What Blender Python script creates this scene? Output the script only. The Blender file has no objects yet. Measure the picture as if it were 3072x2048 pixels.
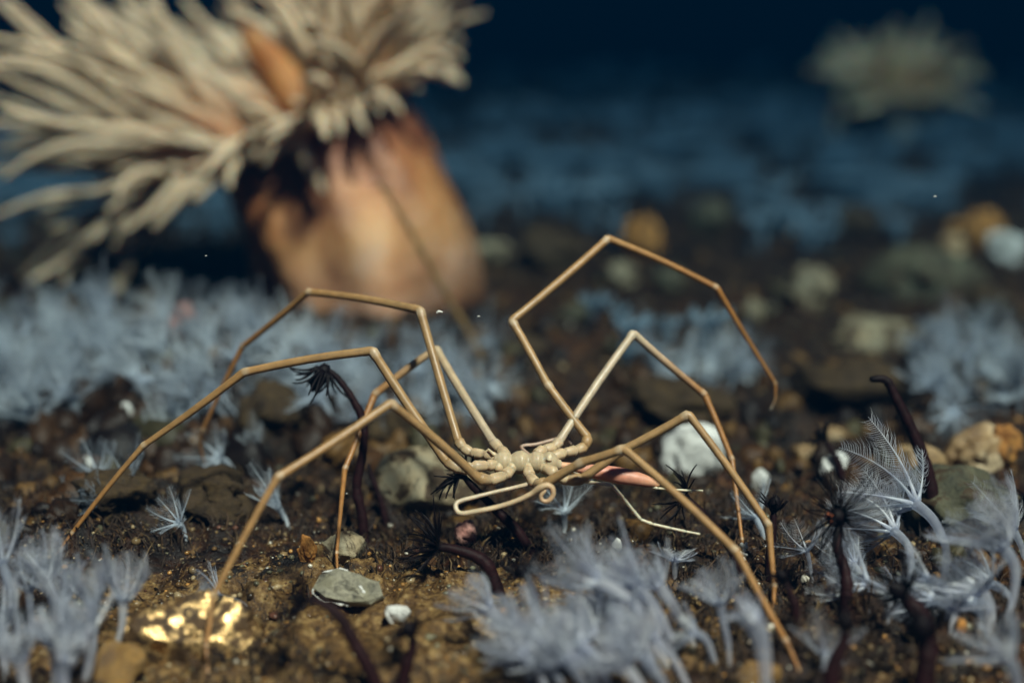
import bpy, bmesh, math, random
import numpy as np
from mathutils import Vector, Matrix

random.seed(11)
scene = bpy.context.scene
R = math.radians

# ------------------------------------------------------------------ camera
CAM_H, PITCH, FPX, FOCUS = 0.222, R(14.0), 4000.0, 0.54
cam_data = bpy.data.cameras.new('camera')
cam_data.sensor_width = 36.0
cam_data.lens = 36.0 * FPX / 3072.0
cam_data.clip_start = 0.01
cam_data.clip_end = 200.0
cam_data.dof.use_dof = True
cam_data.dof.focus_distance = FOCUS
cam_data.dof.aperture_fstop = 2.9
cam_data.dof.aperture_blades = 0
cam = bpy.data.objects.new('camera', cam_data)
cam.location = (0, 0, CAM_H)
cam.rotation_euler = (math.pi / 2 - PITCH, 0, 0)
scene.collection.objects.link(cam)
scene.camera = cam

# ------------------------------------------------------------------ world, sun, exposure
SUN_EL, SUN_AZ = R(57), R(152)          # azimuth clockwise from +Y (the view direction)
world = bpy.data.worlds.new('World')
scene.world = world
world.use_nodes = True
wn, wl = world.node_tree.nodes, world.node_tree.links
bg = wn['Background']
sky = wn.new('ShaderNodeTexSky')
sky.sky_type = 'NISHITA'
sky.sun_disc = False
sky.sun_elevation = SUN_EL
sky.sun_rotation = SUN_AZ
tint = wn.new('ShaderNodeMix')
tint.data_type = 'RGBA'
tint.blend_type = 'MULTIPLY'
tint.inputs[0].default_value = 1.0
tint.inputs[7].default_value = (0.35, 0.66, 1.0, 1)      # daylight filtered by the sea
wl.new(sky.outputs[0], tint.inputs[6])
wl.new(tint.outputs[2], bg.inputs[0])
bg.inputs[1].default_value = 0.010

sun_data = bpy.data.lights.new('sun', 'SUN')
sun_data.energy = 5.0
sun_data.angle = R(5)
sun_data.color = (1.0, 0.78, 0.58)
sun = bpy.data.objects.new('sun', sun_data)
sd = Vector((math.sin(SUN_AZ) * math.cos(SUN_EL), math.cos(SUN_AZ) * math.cos(SUN_EL), math.sin(SUN_EL)))
sun.rotation_euler = (-sd).to_track_quat('-Z', 'Y').to_euler()
sun.location = sd * 5
scene.collection.objects.link(sun)

vs = scene.view_settings
vs.view_transform = 'Standard'
vs.look = 'None'
vs.exposure = 1.38
vs.gamma = 1.0
vs.use_curve_mapping = False
scene.render.engine = 'CYCLES'
cy = scene.cycles
cy.use_denoising = True
cy.max_bounces = 8
cy.diffuse_bounces = 3
cy.glossy_bounces = 2
cy.transmission_bounces = 4
cy.transparent_max_bounces = 32
cy.volume_bounces = 0
cy.caustics_reflective = False
cy.caustics_refractive = False

# ------------------------------------------------------------------ noise and terrain
_rng = np.random.RandomState(5)
_tab = _rng.rand(256, 256)

def vnoise(x, y):
    x = np.asarray(x, float); y = np.asarray(y, float)
    ix = np.floor(x).astype(int); iy = np.floor(y).astype(int)
    fx = x - ix; fy = y - iy
    fx = fx * fx * fx * (fx * (fx * 6 - 15) + 10); fy = fy * fy * fy * (fy * (fy * 6 - 15) + 10)
    a = _tab[ix & 255, iy & 255]; b = _tab[(ix + 1) & 255, iy & 255]
    c = _tab[ix & 255, (iy + 1) & 255]; d = _tab[(ix + 1) & 255, (iy + 1) & 255]
    return (a + (b - a) * fx) * (1 - fy) + (c + (d - c) * fx) * fy - 0.5

def fbm(x, y, o=3):
    s, a, f = 0, 1.0, 1.0
    for i in range(o):
        s = s + a * vnoise(x * f + 17.3 * i, y * f + 9.1 * i)
        a *= 0.5; f *= 2.07
    return s

def gauss(x, y, cx, cy_, sx, sy):
    return np.exp(-((x - cx) / sx) ** 2 - ((y - cy_) / sy) ** 2)

def hz(x, y):
    x = np.asarray(x, float); y = np.asarray(y, float)
    r = np.hypot(x, y - 0.5)
    h = -0.003 + 0.010 * fbm(x * 7 + 3, y * 7, 2) + 0.007 * fbm(x * 28, y * 28 + 5, 2)
    h = h + 0.012 * np.abs(fbm(x * 50, y * 50, 2)) + 0.0042 * fbm(x * 150, y * 150, 2)
    h = h + 0.036 * gauss(x, y, -0.20, 0.79, 0.17, 0.11)        # hummock carrying the left polyp field
    h = h + 0.012 * gauss(x, y, 0.20, 0.44, 0.07, 0.04) * 0.5
    far = np.clip((r - 0.55) / 1.6, 0, 1)
    h = h + far * (0.07 * fbm(x * 2.3 + 8, y * 2.3 + 2, 3) + 0.02 * fbm(x * 9, y * 9, 2))
    vf = np.clip((r - 3.0) / 6.0, 0, 1)
    h = h + vf * 0.5 * fbm(x * 0.5 + 4, y * 0.5, 2) - vf * 0.10
    return h

FWD = Vector((0, math.cos(PITCH), -math.sin(PITCH)))
UPV = Vector((0, math.sin(PITCH), math.cos(PITCH)))
CAM = Vector((0, 0, CAM_H))

def P(px, py, d):
    """world point that stands d metres in front of the lens"""
    return CAM + FWD * d + Vector((1, 0, 0)) * ((px - 1536) / FPX * d) - UPV * ((py - 1024) / FPX * d)

def ground_depth(px, py):
    prev = 0.25
    d = 0.25
    while d < 12:
        p = P(px, py, d)
        if p.z < float(hz(p.x, p.y)):
            lo, hi = prev, d
            for _ in range(30):
                m = 0.5 * (lo + hi); q = P(px, py, m)
                if q.z < float(hz(q.x, q.y)): hi = m
                else: lo = m
            return hi
        prev = d
        d *= 1.006
    return 12.0

def G(px, py):
    return P(px, py, ground_depth(px, py))

def onground(x, y, dz=0.0):
    return Vector((x, y, float(hz(x, y)) + dz))

# ------------------------------------------------------------------ materials
def mat(name):
    m = bpy.data.materials.new(name); m.use_nodes = True
    nt = m.node_tree
    return m, nt.nodes, nt.links, nt.nodes['Principled BSDF']

def ramp(nodes, stops):
    r = nodes.new('ShaderNodeValToRGB')
    while len(r.color_ramp.elements) > 1: r.color_ramp.elements.remove(r.color_ramp.elements[-1])
    for i, (p, c) in enumerate(stops):
        e = r.color_ramp.elements[0] if i == 0 else r.color_ramp.elements.new(p)
        e.position = p; e.color = (*c, 1)
    return r

def tex(nodes, links, scale, detail=4, rough=0.6, coord='Object', dist=0.0):
    tc = nodes.new('ShaderNodeTexCoord')
    n = nodes.new('ShaderNodeTexNoise')
    n.inputs['Scale'].default_value = scale
    n.inputs['Detail'].default_value = detail
    n.inputs['Roughness'].default_value = rough
    n.inputs['Distortion'].default_value = dist
    links.new(tc.outputs[coord], n.inputs['Vector'])
    return n

def bump(nodes, links, bsdf, src, strength, dist):
    b = nodes.new('ShaderNodeBump')
    b.inputs['Strength'].default_value = strength
    b.inputs['Distance'].default_value = dist
    links.new(src, b.inputs['Height'])
    links.new(b.outputs[0], bsdf.inputs['Normal'])
    return b

def mix_rgb(nodes, links, a, b, fac, mode='MIX'):
    m = nodes.new('ShaderNodeMix'); m.data_type = 'RGBA'; m.blend_type = mode
    for sock, v in ((0, fac), (6, a), (7, b)):
        if hasattr(v, 'is_output'): links.new(v, m.inputs[sock])
        elif sock == 0: m.inputs[0].default_value = v
        else: m.inputs[sock].default_value = (*v, 1)
    return m.outputs[2]

def mat_seabed():
    m, n, l, b = mat('seabed_sediment')
    big = tex(n, l, 9, 4, 0.6)
    mid = tex(n, l, 70, 5, 0.65, dist=0.6)
    fine = tex(n, l, 650, 3, 0.7)
    base = ramp(n, [(0.32, (0.004, 0.002, 0.001)), (0.46, (0.014, 0.006, 0.002)), (0.57, (0.048, 0.020, 0.005)), (0.70, (0.19, 0.105, 0.033))])
    l.new(mid.outputs['Fac'], base.inputs[0])
    patch = ramp(n, [(0.38, (0.45, 0.33, 0.27)), (0.54, (1.0, 0.90, 0.75)), (0.66, (1.7, 1.2, 0.75))])
    l.new(big.outputs['Fac'], patch.inputs[0])
    c = mix_rgb(n, l, base.outputs[0], patch.outputs[0], 1.0, 'MULTIPLY')
    # a spread of golden gravelly crust in the foreground
    geo = n.new('ShaderNodeNewGeometry'); mp = n.new('ShaderNodeMapping')
    mp.inputs['Location'].default_value = (0.055 / 0.17, -0.452 / 0.065, 0); mp.inputs['Scale'].default_value = (1 / 0.17, 1 / 0.065, 0)
    l.new(geo.outputs['Position'], mp.inputs[0])
    gr = n.new('ShaderNodeTexGradient'); gr.gradient_type = 'SPHERICAL'; l.new(mp.outputs[0], gr.inputs[0])
    ad = n.new('ShaderNodeMath'); ad.operation = 'MULTIPLY_ADD'; l.new(mid.outputs['Fac'], ad.inputs[0]); ad.inputs[1].default_value = 1.5; l.new(gr.outputs['Fac'], ad.inputs[2])
    msk = ramp(n, [(0.90, (0, 0, 0)), (1.0, (1, 1, 1))]); l.new(ad.outputs[0], msk.inputs[0])
    grav = tex(n, l, 230, 6, 0.75)
    gcol = ramp(n, [(0.34, (0.020, 0.010, 0.004)), (0.48, (0.10, 0.050, 0.014)), (0.60, (0.25, 0.150, 0.052)), (0.72, (0.44, 0.33, 0.16))])
    l.new(grav.outputs['Fac'], gcol.inputs[0])
    c = mix_rgb(n, l, c, gcol.outputs[0], msk.outputs[0])
    speck = ramp(n, [(0.63, (0, 0, 0)), (0.70, (1, 1, 1))])
    l.new(fine.outputs['Fac'], speck.inputs[0])
    c = mix_rgb(n, l, c, (0.30, 0.21, 0.11), speck.outputs[0])
    l.new(c, b.inputs['Base Color'])
    rr = ramp(n, [(0.36, (0.22,) * 3), (0.50, (0.60,) * 3)])
    b.inputs['Specular IOR Level'].default_value = 0.35
    l.new(fine.outputs['Fac'], rr.inputs[0])
    l.new(rr.outputs[0], b.inputs['Roughness'])
    add = n.new('ShaderNodeMath'); add.operation = 'ADD'
    l.new(mid.outputs['Fac'], add.inputs[0]); l.new(fine.outputs['Fac'], add.inputs[1])
    bump(n, l, b, add.outputs[0], 0.8, 0.0015)
    return m

def mat_attr(name, rough=0.5, sss=0.0, coat=0.0, noise_scale=None, noise_amt=0.3, bump_d=0.0, spec=0.5):
    """colour from the mesh's own colour attribute, mottled by noise"""
    m, n, l, b = mat(name)
    a = n.new('ShaderNodeAttribute'); a.attribute_name = 'col'
    c = a.outputs['Color']
    if noise_scale:
        t = tex(n, l, noise_scale, 4, 0.65)
        r = ramp(n, [(0.3, (1 - noise_amt,) * 3), (0.7, (1 + noise_amt,) * 3)])
        l.new(t.outputs['Fac'], r.inputs[0])
        c = mix_rgb(n, l, c, r.outputs[0], 1.0, 'MULTIPLY')
        if bump_d: bump(n, l, b, t.outputs['Fac'], 0.5, bump_d)
    l.new(c, b.inputs['Base Color'])
    b.inputs['Roughness'].default_value = rough
    b.inputs['Specular IOR Level'].default_value = spec
    b.inputs['Coat Weight'].default_value = coat
    b.inputs['Coat Roughness'].default_value = 0.12
    if sss:
        b.inputs['Subsurface Weight'].default_value = sss
        b.inputs['Subsurface Radius'].default_value = (1.0, 0.6, 0.35)
        b.inputs['Subsurface Scale'].default_value = 0.002
    return m

def mat_jelly(name, col, transp, trl=0.5, wet=0.12, spread=0.64):
    """thin milky tissue: scatters, lets light through, and is partly see-through"""
    m = bpy.data.materials.new(name); m.use_nodes = True
    nt = m.node_tree; n, l = nt.nodes, nt.links
    n.remove(n['Principled BSDF']); out = n['Material Output']
    df = n.new('ShaderNodeBsdfDiffuse'); tl = n.new('ShaderNodeBsdfTranslucent')
    tp = n.new('ShaderNodeBsdfTransparent'); gl = n.new('ShaderNodeBsdfGlossy')
    gl.inputs['Roughness'].default_value = 0.25
    t = tex(n, l, 160, 3, 0.6)
    r = ramp(n, [(0.3, tuple(v * 0.75 for v in col)), (0.7, tuple(min(1, v * 1.25) for v in col))])
    l.new(t.outputs['Fac'], r.inputs[0])
    at = n.new('ShaderNodeAttribute'); at.attribute_name = 'col'
    cc_ = mix_rgb(n, l, r.outputs[0], at.outputs['Color'], 1.0, 'MULTIPLY')
    oi = n.new('ShaderNodeObjectInfo')
    ro = ramp(n, [(0.0, (spread, spread * 1.05, spread * 1.12)), (0.6, (0.92, 0.93, 0.95)), (1.0, (1.15, 1.12, 1.06))])
    l.new(oi.outputs['Random'], ro.inputs[0])
    cc_ = mix_rgb(n, l, cc_, ro.outputs[0], 1.0, 'MULTIPLY')
    l.new(cc_, df.inputs[0]); l.new(cc_, tl.inputs[0])
    tp.inputs[0].default_value = (0.93, 0.96, 1.0, 1)
    m1 = n.new('ShaderNodeMixShader'); m1.inputs[0].default_value = trl
    l.new(df.outputs[0], m1.inputs[1]); l.new(tl.outputs[0], m1.inputs[2])
    m2 = n.new('ShaderNodeMixShader'); m2.inputs[0].default_value = wet * 0.35
    l.new(m1.outputs[0], m2.inputs[1]); l.new(gl.outputs[0], m2.inputs[2])
    m3 = n.new('ShaderNodeMixShader'); m3.inputs[0].default_value = transp
    l.new(m2.outputs[0], m3.inputs[1]); l.new(tp.outputs[0], m3.inputs[2])
    l.new(m3.outputs[0], out.inputs[0])
    return m

def mat_stone(name, dark, light, rough=0.7, scale=60, bump_d=0.0015, patch=None, spec=0.4, crust=0.50, bscale=6, metal=False, pscale=0.45, pth=0.50):
    m, n, l, b = mat(name)
    t = tex(n, l, scale, 6, 0.7, dist=0.4)
    r = ramp(n, [(0.34, dark), (0.64, light)])
    l.new(t.outputs['Fac'], r.inputs[0])
    c = r.outputs[0]
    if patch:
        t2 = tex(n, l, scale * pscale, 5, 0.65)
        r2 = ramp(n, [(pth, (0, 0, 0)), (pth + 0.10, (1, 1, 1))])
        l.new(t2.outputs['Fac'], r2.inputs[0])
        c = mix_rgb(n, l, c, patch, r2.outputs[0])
        if metal:                                                  # wet glints put into the colour as bright metallic patches
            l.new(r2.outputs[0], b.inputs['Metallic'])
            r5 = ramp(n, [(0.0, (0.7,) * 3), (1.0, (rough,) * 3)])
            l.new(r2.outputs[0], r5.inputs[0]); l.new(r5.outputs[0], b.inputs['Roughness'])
    if crust:
        t4 = tex(n, l, scale * 1.3, 6, 0.72, dist=0.8)
        r4 = ramp(n, [(crust, (0, 0, 0)), (crust + 0.07, (1, 1, 1))])
        l.new(t4.outputs['Fac'], r4.inputs[0])
        c = mix_rgb(n, l, c, (0.055, 0.032, 0.014), r4.outputs[0])
    l.new(c, b.inputs['Base Color'])
    b.inputs['Roughness'].default_value = rough
    b.inputs['Specular IOR Level'].default_value = spec
    t3 = tex(n, l, scale * bscale, 4, 0.7)
    bump(n, l, b, t3.outputs['Fac'], 0.8, bump_d)
    return m

def mat_column():
    m, n, l, b = mat('anemone_column')
    a = n.new('ShaderNodeAttribute'); a.attribute_name = 'col'
    t = tex(n, l, 13, 4, 0.6, dist=0.8); t2 = tex(n, l, 70, 4, 0.6)
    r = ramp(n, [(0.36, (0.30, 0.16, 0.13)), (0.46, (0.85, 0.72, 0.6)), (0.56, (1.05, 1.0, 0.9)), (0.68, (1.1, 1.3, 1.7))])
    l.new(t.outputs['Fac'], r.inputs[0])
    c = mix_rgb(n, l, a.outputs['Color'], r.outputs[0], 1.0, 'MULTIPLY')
    l.new(c, b.inputs['Base Color'])
    b.inputs['Roughness'].default_value = 0.5
    b.inputs['Subsurface Weight'].default_value = 0.2
    b.inputs['Subsurface Scale'].default_value = 0.004
    bump(n, l, b, t2.outputs['Fac'], 0.6, 0.006)
    return m

M = {
    'seabed': mat_seabed(),
    'grain': mat_attr('sediment_grains', 0.16, noise_scale=400, noise_amt=0.35),
    'turf': mat_attr('brown_turf', 0.7, noise_scale=60, noise_amt=0.4),
    'clump': mat_attr('brown_growth', 0.5, noise_scale=420, noise_amt=0.6, bump_d=0.0016, spec=0.35),
    'spider': mat_attr('spider_cuticle', 0.46, sss=0.45, coat=0.05, noise_scale=210, noise_amt=0.20, bump_d=0.0004),
    'anemone': mat_attr('anemone_flesh', 0.6, sss=0.7, noise_scale=45, noise_amt=0.22),
    'column': mat_column(),
    'dark': mat_attr('maroon_polyp_skin', 0.6, noise_scale=320, noise_amt=0.5, bump_d=0.0008, spec=0.15),
    'thread': mat_attr('maroon_threads', 0.5, spec=0.15),
    'jelly': mat_jelly('milky_polyp_tissue', (0.74, 0.76, 0.92), 0.50, 0.5),
    'jelly_fine': mat_jelly('milky_pinnules', (0.74, 0.77, 0.93), 0.28, 0.5),
    'jelly_mid': mat_jelly('pale_polyp_tissue', (0.70, 0.77, 0.93), 0.22, 0.4, spread=0.42),
    'jelly_far': mat_jelly('hazed_polyp_mass', (0.36, 0.51, 0.62), 0.30),  # white polyps tinted blue-grey: the water's haze is put into their colour
    'white': mat_stone('white_shell', (0.55, 0.54, 0.50), (0.85, 0.85, 0.82), 0.6, 60, patch=None, crust=None),
    'whitepatch': mat_stone('white_stone_stained', (0.62, 0.61, 0.57), (0.86, 0.86, 0.83), 0.65, 55, patch=(0.78, 0.77, 0.73), crust=0.66),
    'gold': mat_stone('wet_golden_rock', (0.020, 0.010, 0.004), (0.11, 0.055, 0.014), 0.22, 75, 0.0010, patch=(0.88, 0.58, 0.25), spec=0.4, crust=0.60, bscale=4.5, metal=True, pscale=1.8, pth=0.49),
    'pebble': mat_stone('golden_pebble', (0.10, 0.05, 0.015), (0.40, 0.22, 0.055), 0.2, 130, 0.002, spec=1.0, crust=0.6),
    'tan': mat_stone('tan_stone', (0.18, 0.10, 0.045), (0.52, 0.34, 0.16), 0.45, 70, patch=(0.76, 0.58, 0.36), crust=0.56),
    'olive': mat_stone('olive_stone', (0.035, 0.035, 0.022), (0.14, 0.13, 0.075), 0.75, 60),
    'pale': mat_stone('pale_stone', (0.26, 0.24, 0.17), (0.36, 0.27, 0.15), 0.7, 50, crust=0.47),
    'orange': mat_stone('orange_sponge', (0.32, 0.11, 0.02), (0.62, 0.30, 0.07), 0.7, 90),
    'brownlump': mat_stone('brown_sponge', (0.016, 0.008, 0.003), (0.085, 0.050, 0.015), 0.7, 140),
    'pink': mat_stone('pink_crust', (0.40, 0.16, 0.13), (0.62, 0.36, 0.30), 0.6, 90),
    'chip': mat_stone('grey_shell', (0.10, 0.095, 0.075), (0.42, 0.39, 0.29), 0.40, 260, 0.0012, patch=(0.28, 0.26, 0.18), crust=0.62),
    'stalk': mat_stone('brown_stalk', (0.16, 0.09, 0.03), (0.34, 0.20, 0.07), 0.6, 200, crust=None),
}

# ------------------------------------------------------------------ mesh helpers
def link(o):
    scene.collection.objects.link(o); return o

def frames(pts):
    n = len(pts)
    T = []
    for i in range(n):
        a = pts[max(0, i - 1)]; b = pts[min(n - 1, i + 1)]
        t = (b - a)
        T.append(t.normalized() if t.length > 1e-12 else Vector((0, 0, 1)))
    ref = Vector((0, 1, 0)) if abs(T[0].y) < 0.9 else Vector((1, 0, 0))
    u = (ref - T[0] * ref.dot(T[0])).normalized()
    U = [u]
    for i in range(1, n):
        u = U[-1] - T[i] * U[-1].dot(T[i])
        u = u.normalized() if u.length > 1e-9 else U[-1]
        U.append(u)
    return T, U

def catmull(pts, k=6):
    out = []
    n = len(pts)
    for i in range(n - 1):
        p0, p1, p2, p3 = pts[max(0, i - 1)], pts[i], pts[i + 1], pts[min(n - 1, i + 2)]
        for j in range(k):
            t = j / k
            out.append(0.5 * ((2 * p1) + (p2 - p0) * t + (2 * p0 - 5 * p1 + 4 * p2 - p3) * t * t + (3 * p1 - p0 - 3 * p2 + p3) * t ** 3))
    out.append(pts[-1].copy())
    return out

def lerp_list(vals, m):
    """resample a list of floats or tuples to m entries"""
    n = len(vals); res = []
    for i in range(m):
        f = i / (m - 1) * (n - 1); a = int(min(f, n - 2)); t = f - a
        if isinstance(vals[0], (int, float)): res.append(vals[a] * (1 - t) + vals[a + 1] * t)
        else: res.append(tuple(x * (1 - t) + y * t for x, y in zip(vals[a], vals[a + 1])))
    return res

class MB:
    def __init__(s): s.v, s.f, s.c = [], [], []
    def tube(s, pts, rads, n=8, col=(1, 1, 1), cap0=True, cap1=True, round_end=False, flat=1.0, streak=None):
        m = len(pts)
        if isinstance(rads, (int, float)): rads = [rads] * m
        cols = [col] * m if isinstance(col[0], (int, float)) else col
        pts = [Vector(p) for p in pts]; rads = list(rads); cols = list(cols)
        if round_end:
            t = (pts[-1] - pts[-2]).normalized(); r = rads[-1]
            for a in (30, 58, 80):
                pts.append(pts[m - 1] + t * r * math.sin(R(a))); rads.append(r * math.cos(R(a))); cols.append(cols[m - 1])
            m = len(pts)
        T, U = frames(pts)
        b0 = len(s.v)
        for i in range(m):
            V = T[i].cross(U[i])
            for j in range(n):
                a = 2 * math.pi * j / n
                s.v.append(pts[i] + (U[i] * math.cos(a) + V * (math.sin(a) * flat)) * rads[i])
                k = 1.0 if streak is None else streak[j % len(streak)]
                s.c.append(tuple(x * k for x in cols[i]))
        for i in range(m - 1):
            for j in range(n):
                a = b0 + i * n + j; b = b0 + i * n + (j + 1) % n
                s.f.append((a, b, b + n, a + n))
        if cap0: s.f.append(tuple(b0 + j for j in reversed(range(n))))
        if cap1: s.f.append(tuple(b0 + (m - 1) * n + j for j in range(n)))
    def cone(s, p, q, tip, r, col=(1, 1, 1)):
        """hair-fine three-sided bent spike p -> q -> tip"""
        t = (q - p)
        if t.length < 1e-9: return
        t.normalize()
        ref = Vector((0, 0, 1)) if abs(t.z) < 0.9 else Vector((1, 0, 0))
        u = t.cross(ref).normalized(); w = t.cross(u)
        b = len(s.v)
        for c, rr in ((p, r), (q, r * 0.75)):
            for j in range(3):
                a = 2.094395 * j
                s.v.append(c + (u * math.cos(a) + w * math.sin(a)) * rr); s.c.append(col)
        s.v.append(tip); s.c.append(col)
        for j in range(3):
            k = (j + 1) % 3
            s.f.append((b + j, b + k, b + 3 + k, b + 3 + j)); s.f.append((b + 3 + j, b + 3 + k, b + 6))
    def ball(s, c, r, col=(1, 1, 1), n=8, axis=None, stretch=1.0):
        ax = (axis or Vector((0, 0, 1))).normalized()
        pts = []; rr = []
        for i in range(7):
            a = math.pi * (i / 6)
            pts.append(c - ax * (math.cos(a) * r * stretch)); rr.append(max(1e-6, math.sin(a) * r))
        s.tube(pts, rr, n, col)
    def mesh(s, name):
        me = bpy.data.meshes.new(name)
        me.from_pydata([tuple(v) for v in s.v], [], s.f)
        at = me.color_attributes.new('col', 'FLOAT_COLOR', 'POINT')
        arr = np.ones((len(s.v), 4), np.float32); arr[:, :3] = np.array(s.c, np.float32)
        at.data.foreach_set('color', arr.ravel())
        me.polygons.foreach_set('use_smooth', [True] * len(me.polygons))
        me.update()
        return me
    def build(s, name, material, parent=None, origin=None):
        off = Vector((0, 0, 0)) if origin is None else Vector(origin)
        if origin is not None: s.v = [v - off for v in s.v]
        me = s.mesh(name); me.materials.append(material)
        o = link(bpy.data.objects.new(name, me))
        if parent is not None:
            o.parent = parent          # parent sits at its base: parts are given in its local space
        elif origin is not None: o.location = off
        return o

def tag(o, label=None, cat=None, group=None, kind=None):
    if label: o['label'] = label
    if cat: o['category'] = cat
    if group: o['group'] = group
    if kind: o['kind'] = kind
    return o

def empty(name, loc):
    o = link(bpy.data.objects.new(name, None)); o.location = loc; o.empty_display_size = 0.01
    return o

# ------------------------------------------------------------------ seabed
def axis_coords(lo, hi, step, end_lo, end_hi, g=1.055):
    a = list(np.arange(lo, hi, step)); s = step; x = a[-1]
    while x < end_hi: s *= g; x += s; a.append(x)
    s = step; x = a[0]; pre = []
    while x > end_lo: s *= g; x -= s; pre.append(x)
    return np.array(pre[::-1] + a)

xs = axis_coords(-0.36, 0.36, 0.0022, -30, 30)
ys = axis_coords(0.28, 0.86, 0.0022, -12, 34)
X, Y = np.meshgrid(xs, ys, indexing='ij')
Z = hz(X, Y)
nx, ny = len(xs), len(ys)
co = np.stack([X, Y, Z], -1).reshape(-1, 3)
idx = np.arange(nx * ny).reshape(nx, ny)
fa = np.stack([idx[:-1, :-1], idx[1:, :-1], idx[1:, 1:], idx[:-1, 1:]], -1).reshape(-1, 4)
me = bpy.data.meshes.new('seabed')
me.vertices.add(len(co)); me.vertices.foreach_set('co', co.ravel())
me.loops.add(fa.size); me.loops.foreach_set('vertex_index', fa.ravel())
me.polygons.add(len(fa)); me.polygons.foreach_set('loop_start', np.arange(0, fa.size, 4)); me.polygons.foreach_set('loop_total', np.full(len(fa), 4))
me.polygons.foreach_set('use_smooth', np.ones(len(fa), bool))
me.update(); me.validate()
me.materials.append(M['seabed'])
seabed = tag(link(bpy.data.objects.new('seabed', me)), 'dark brown muddy seabed strewn with debris', None, kind='structure')

# ------------------------------------------------------------------ loose grains and turf on the seabed (uncountable)
rng = np.random.RandomState(21)
def ico(sub=1):
    bm = bmesh.new(); bmesh.ops.create_icosphere(bm, subdivisions=sub, radius=1.0)
    v = np.array([list(x.co) for x in bm.verts]); f = np.array([[x.index for x in q.verts] for q in bm.faces]); bm.free()
    return v, f
ICO_V, ICO_F = ico(1)

def scatter_pts(n, near=0.30, far=1.6):
    """random points on the seabed inside the wedge in front of the lens, thinning with distance"""
    d = near * (far / near) ** rng.rand(n)
    x = (rng.rand(n) - 0.5) * d * 1.15
    return x, d

def np_mesh(name, v, f, cols, material):
    me = bpy.data.meshes.new(name)
    k = f.shape[1]
    me.vertices.add(len(v)); me.vertices.foreach_set('co', v.astype(np.float32).ravel())
    me.loops.add(f.size); me.loops.foreach_set('vertex_index', f.ravel().astype(np.int32))
    me.polygons.add(len(f)); me.polygons.foreach_set('loop_start', np.arange(0, f.size, k)); me.polygons.foreach_set('loop_total', np.full(len(f), k))
    me.update(); me.validate()
    at = me.color_attributes.new('col', 'FLOAT_COLOR', 'POINT')
    c4 = np.ones((len(v), 4), np.float32); c4[:, :3] = cols
    at.data.foreach_set('color', c4.ravel())
    me.materials.append(material)
    return link(bpy.data.objects.new(name, me))

def grains(n, near=0.30, far=1.6, big=1.0, pale=0.0):
    x, y = scatter_pts(n, near, far)
    keep = fbm(x * 22 + 40, y * 22, 3) + 0.25 * rng.rand(n) > -0.10
    x, y = x[keep], y[keep]; n = len(x)
    s = (0.0005 + 0.0017 * rng.rand(n) ** 3.2 * (0.6 + 0.8 * y)) * big
    pal = np.array([(0.10, 0.055, 0.02), (0.05, 0.03, 0.014), (0.20, 0.13, 0.06), (0.30, 0.22, 0.12), (0.13, 0.12, 0.075),
                    (0.36, 0.18, 0.05), (0.50, 0.46, 0.38), (0.12, 0.05, 0.03)])
    pr = np.array([.26, .26, .17, .10, .10, .055, .025, .03]) + pale * np.array([0, 0, .12, .16, .14, .12, .03, 0])
    ci = rng.choice(len(pal), n, p=pr / pr.sum())
    sc = s[:, None] * (0.6 + 0.8 * rng.rand(n, 3))
    jit = 1 + 0.5 * (rng.rand(n, len(ICO_V), 3) - 0.5)
    v = ICO_V[None] * jit * sc[:, None, :]
    a = rng.rand(n) * 6.28; ca, sa = np.cos(a), np.sin(a)
    vx = v[..., 0] * ca[:, None] - v[..., 1] * sa[:, None]; vy = v[..., 0] * sa[:, None] + v[..., 1] * ca[:, None]
    v = np.stack([vx + x[:, None], vy + y[:, None], v[..., 2] * 0.75 + (hz(x, y) + s * 0.25)[:, None]], -1)
    f = (ICO_F[None] + (np.arange(n) * len(ICO_V))[:, None, None]).reshape(-1, 3)
    cols = np.repeat(pal[ci] * (0.6 + 0.8 * rng.rand(n, 1)), len(ICO_V), 0)
    o = np_mesh('grit', v.reshape(-1, 3), f, cols, M['grain'])
    tag(o, 'fine golden grit over the foreground seabed' if pale else 'mixed brown and pale grit scattered over the seabed', 'grit', kind='stuff')
grains(15000)
grains(9000, 0.36, 0.56, 0.62, 1.0)

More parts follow.
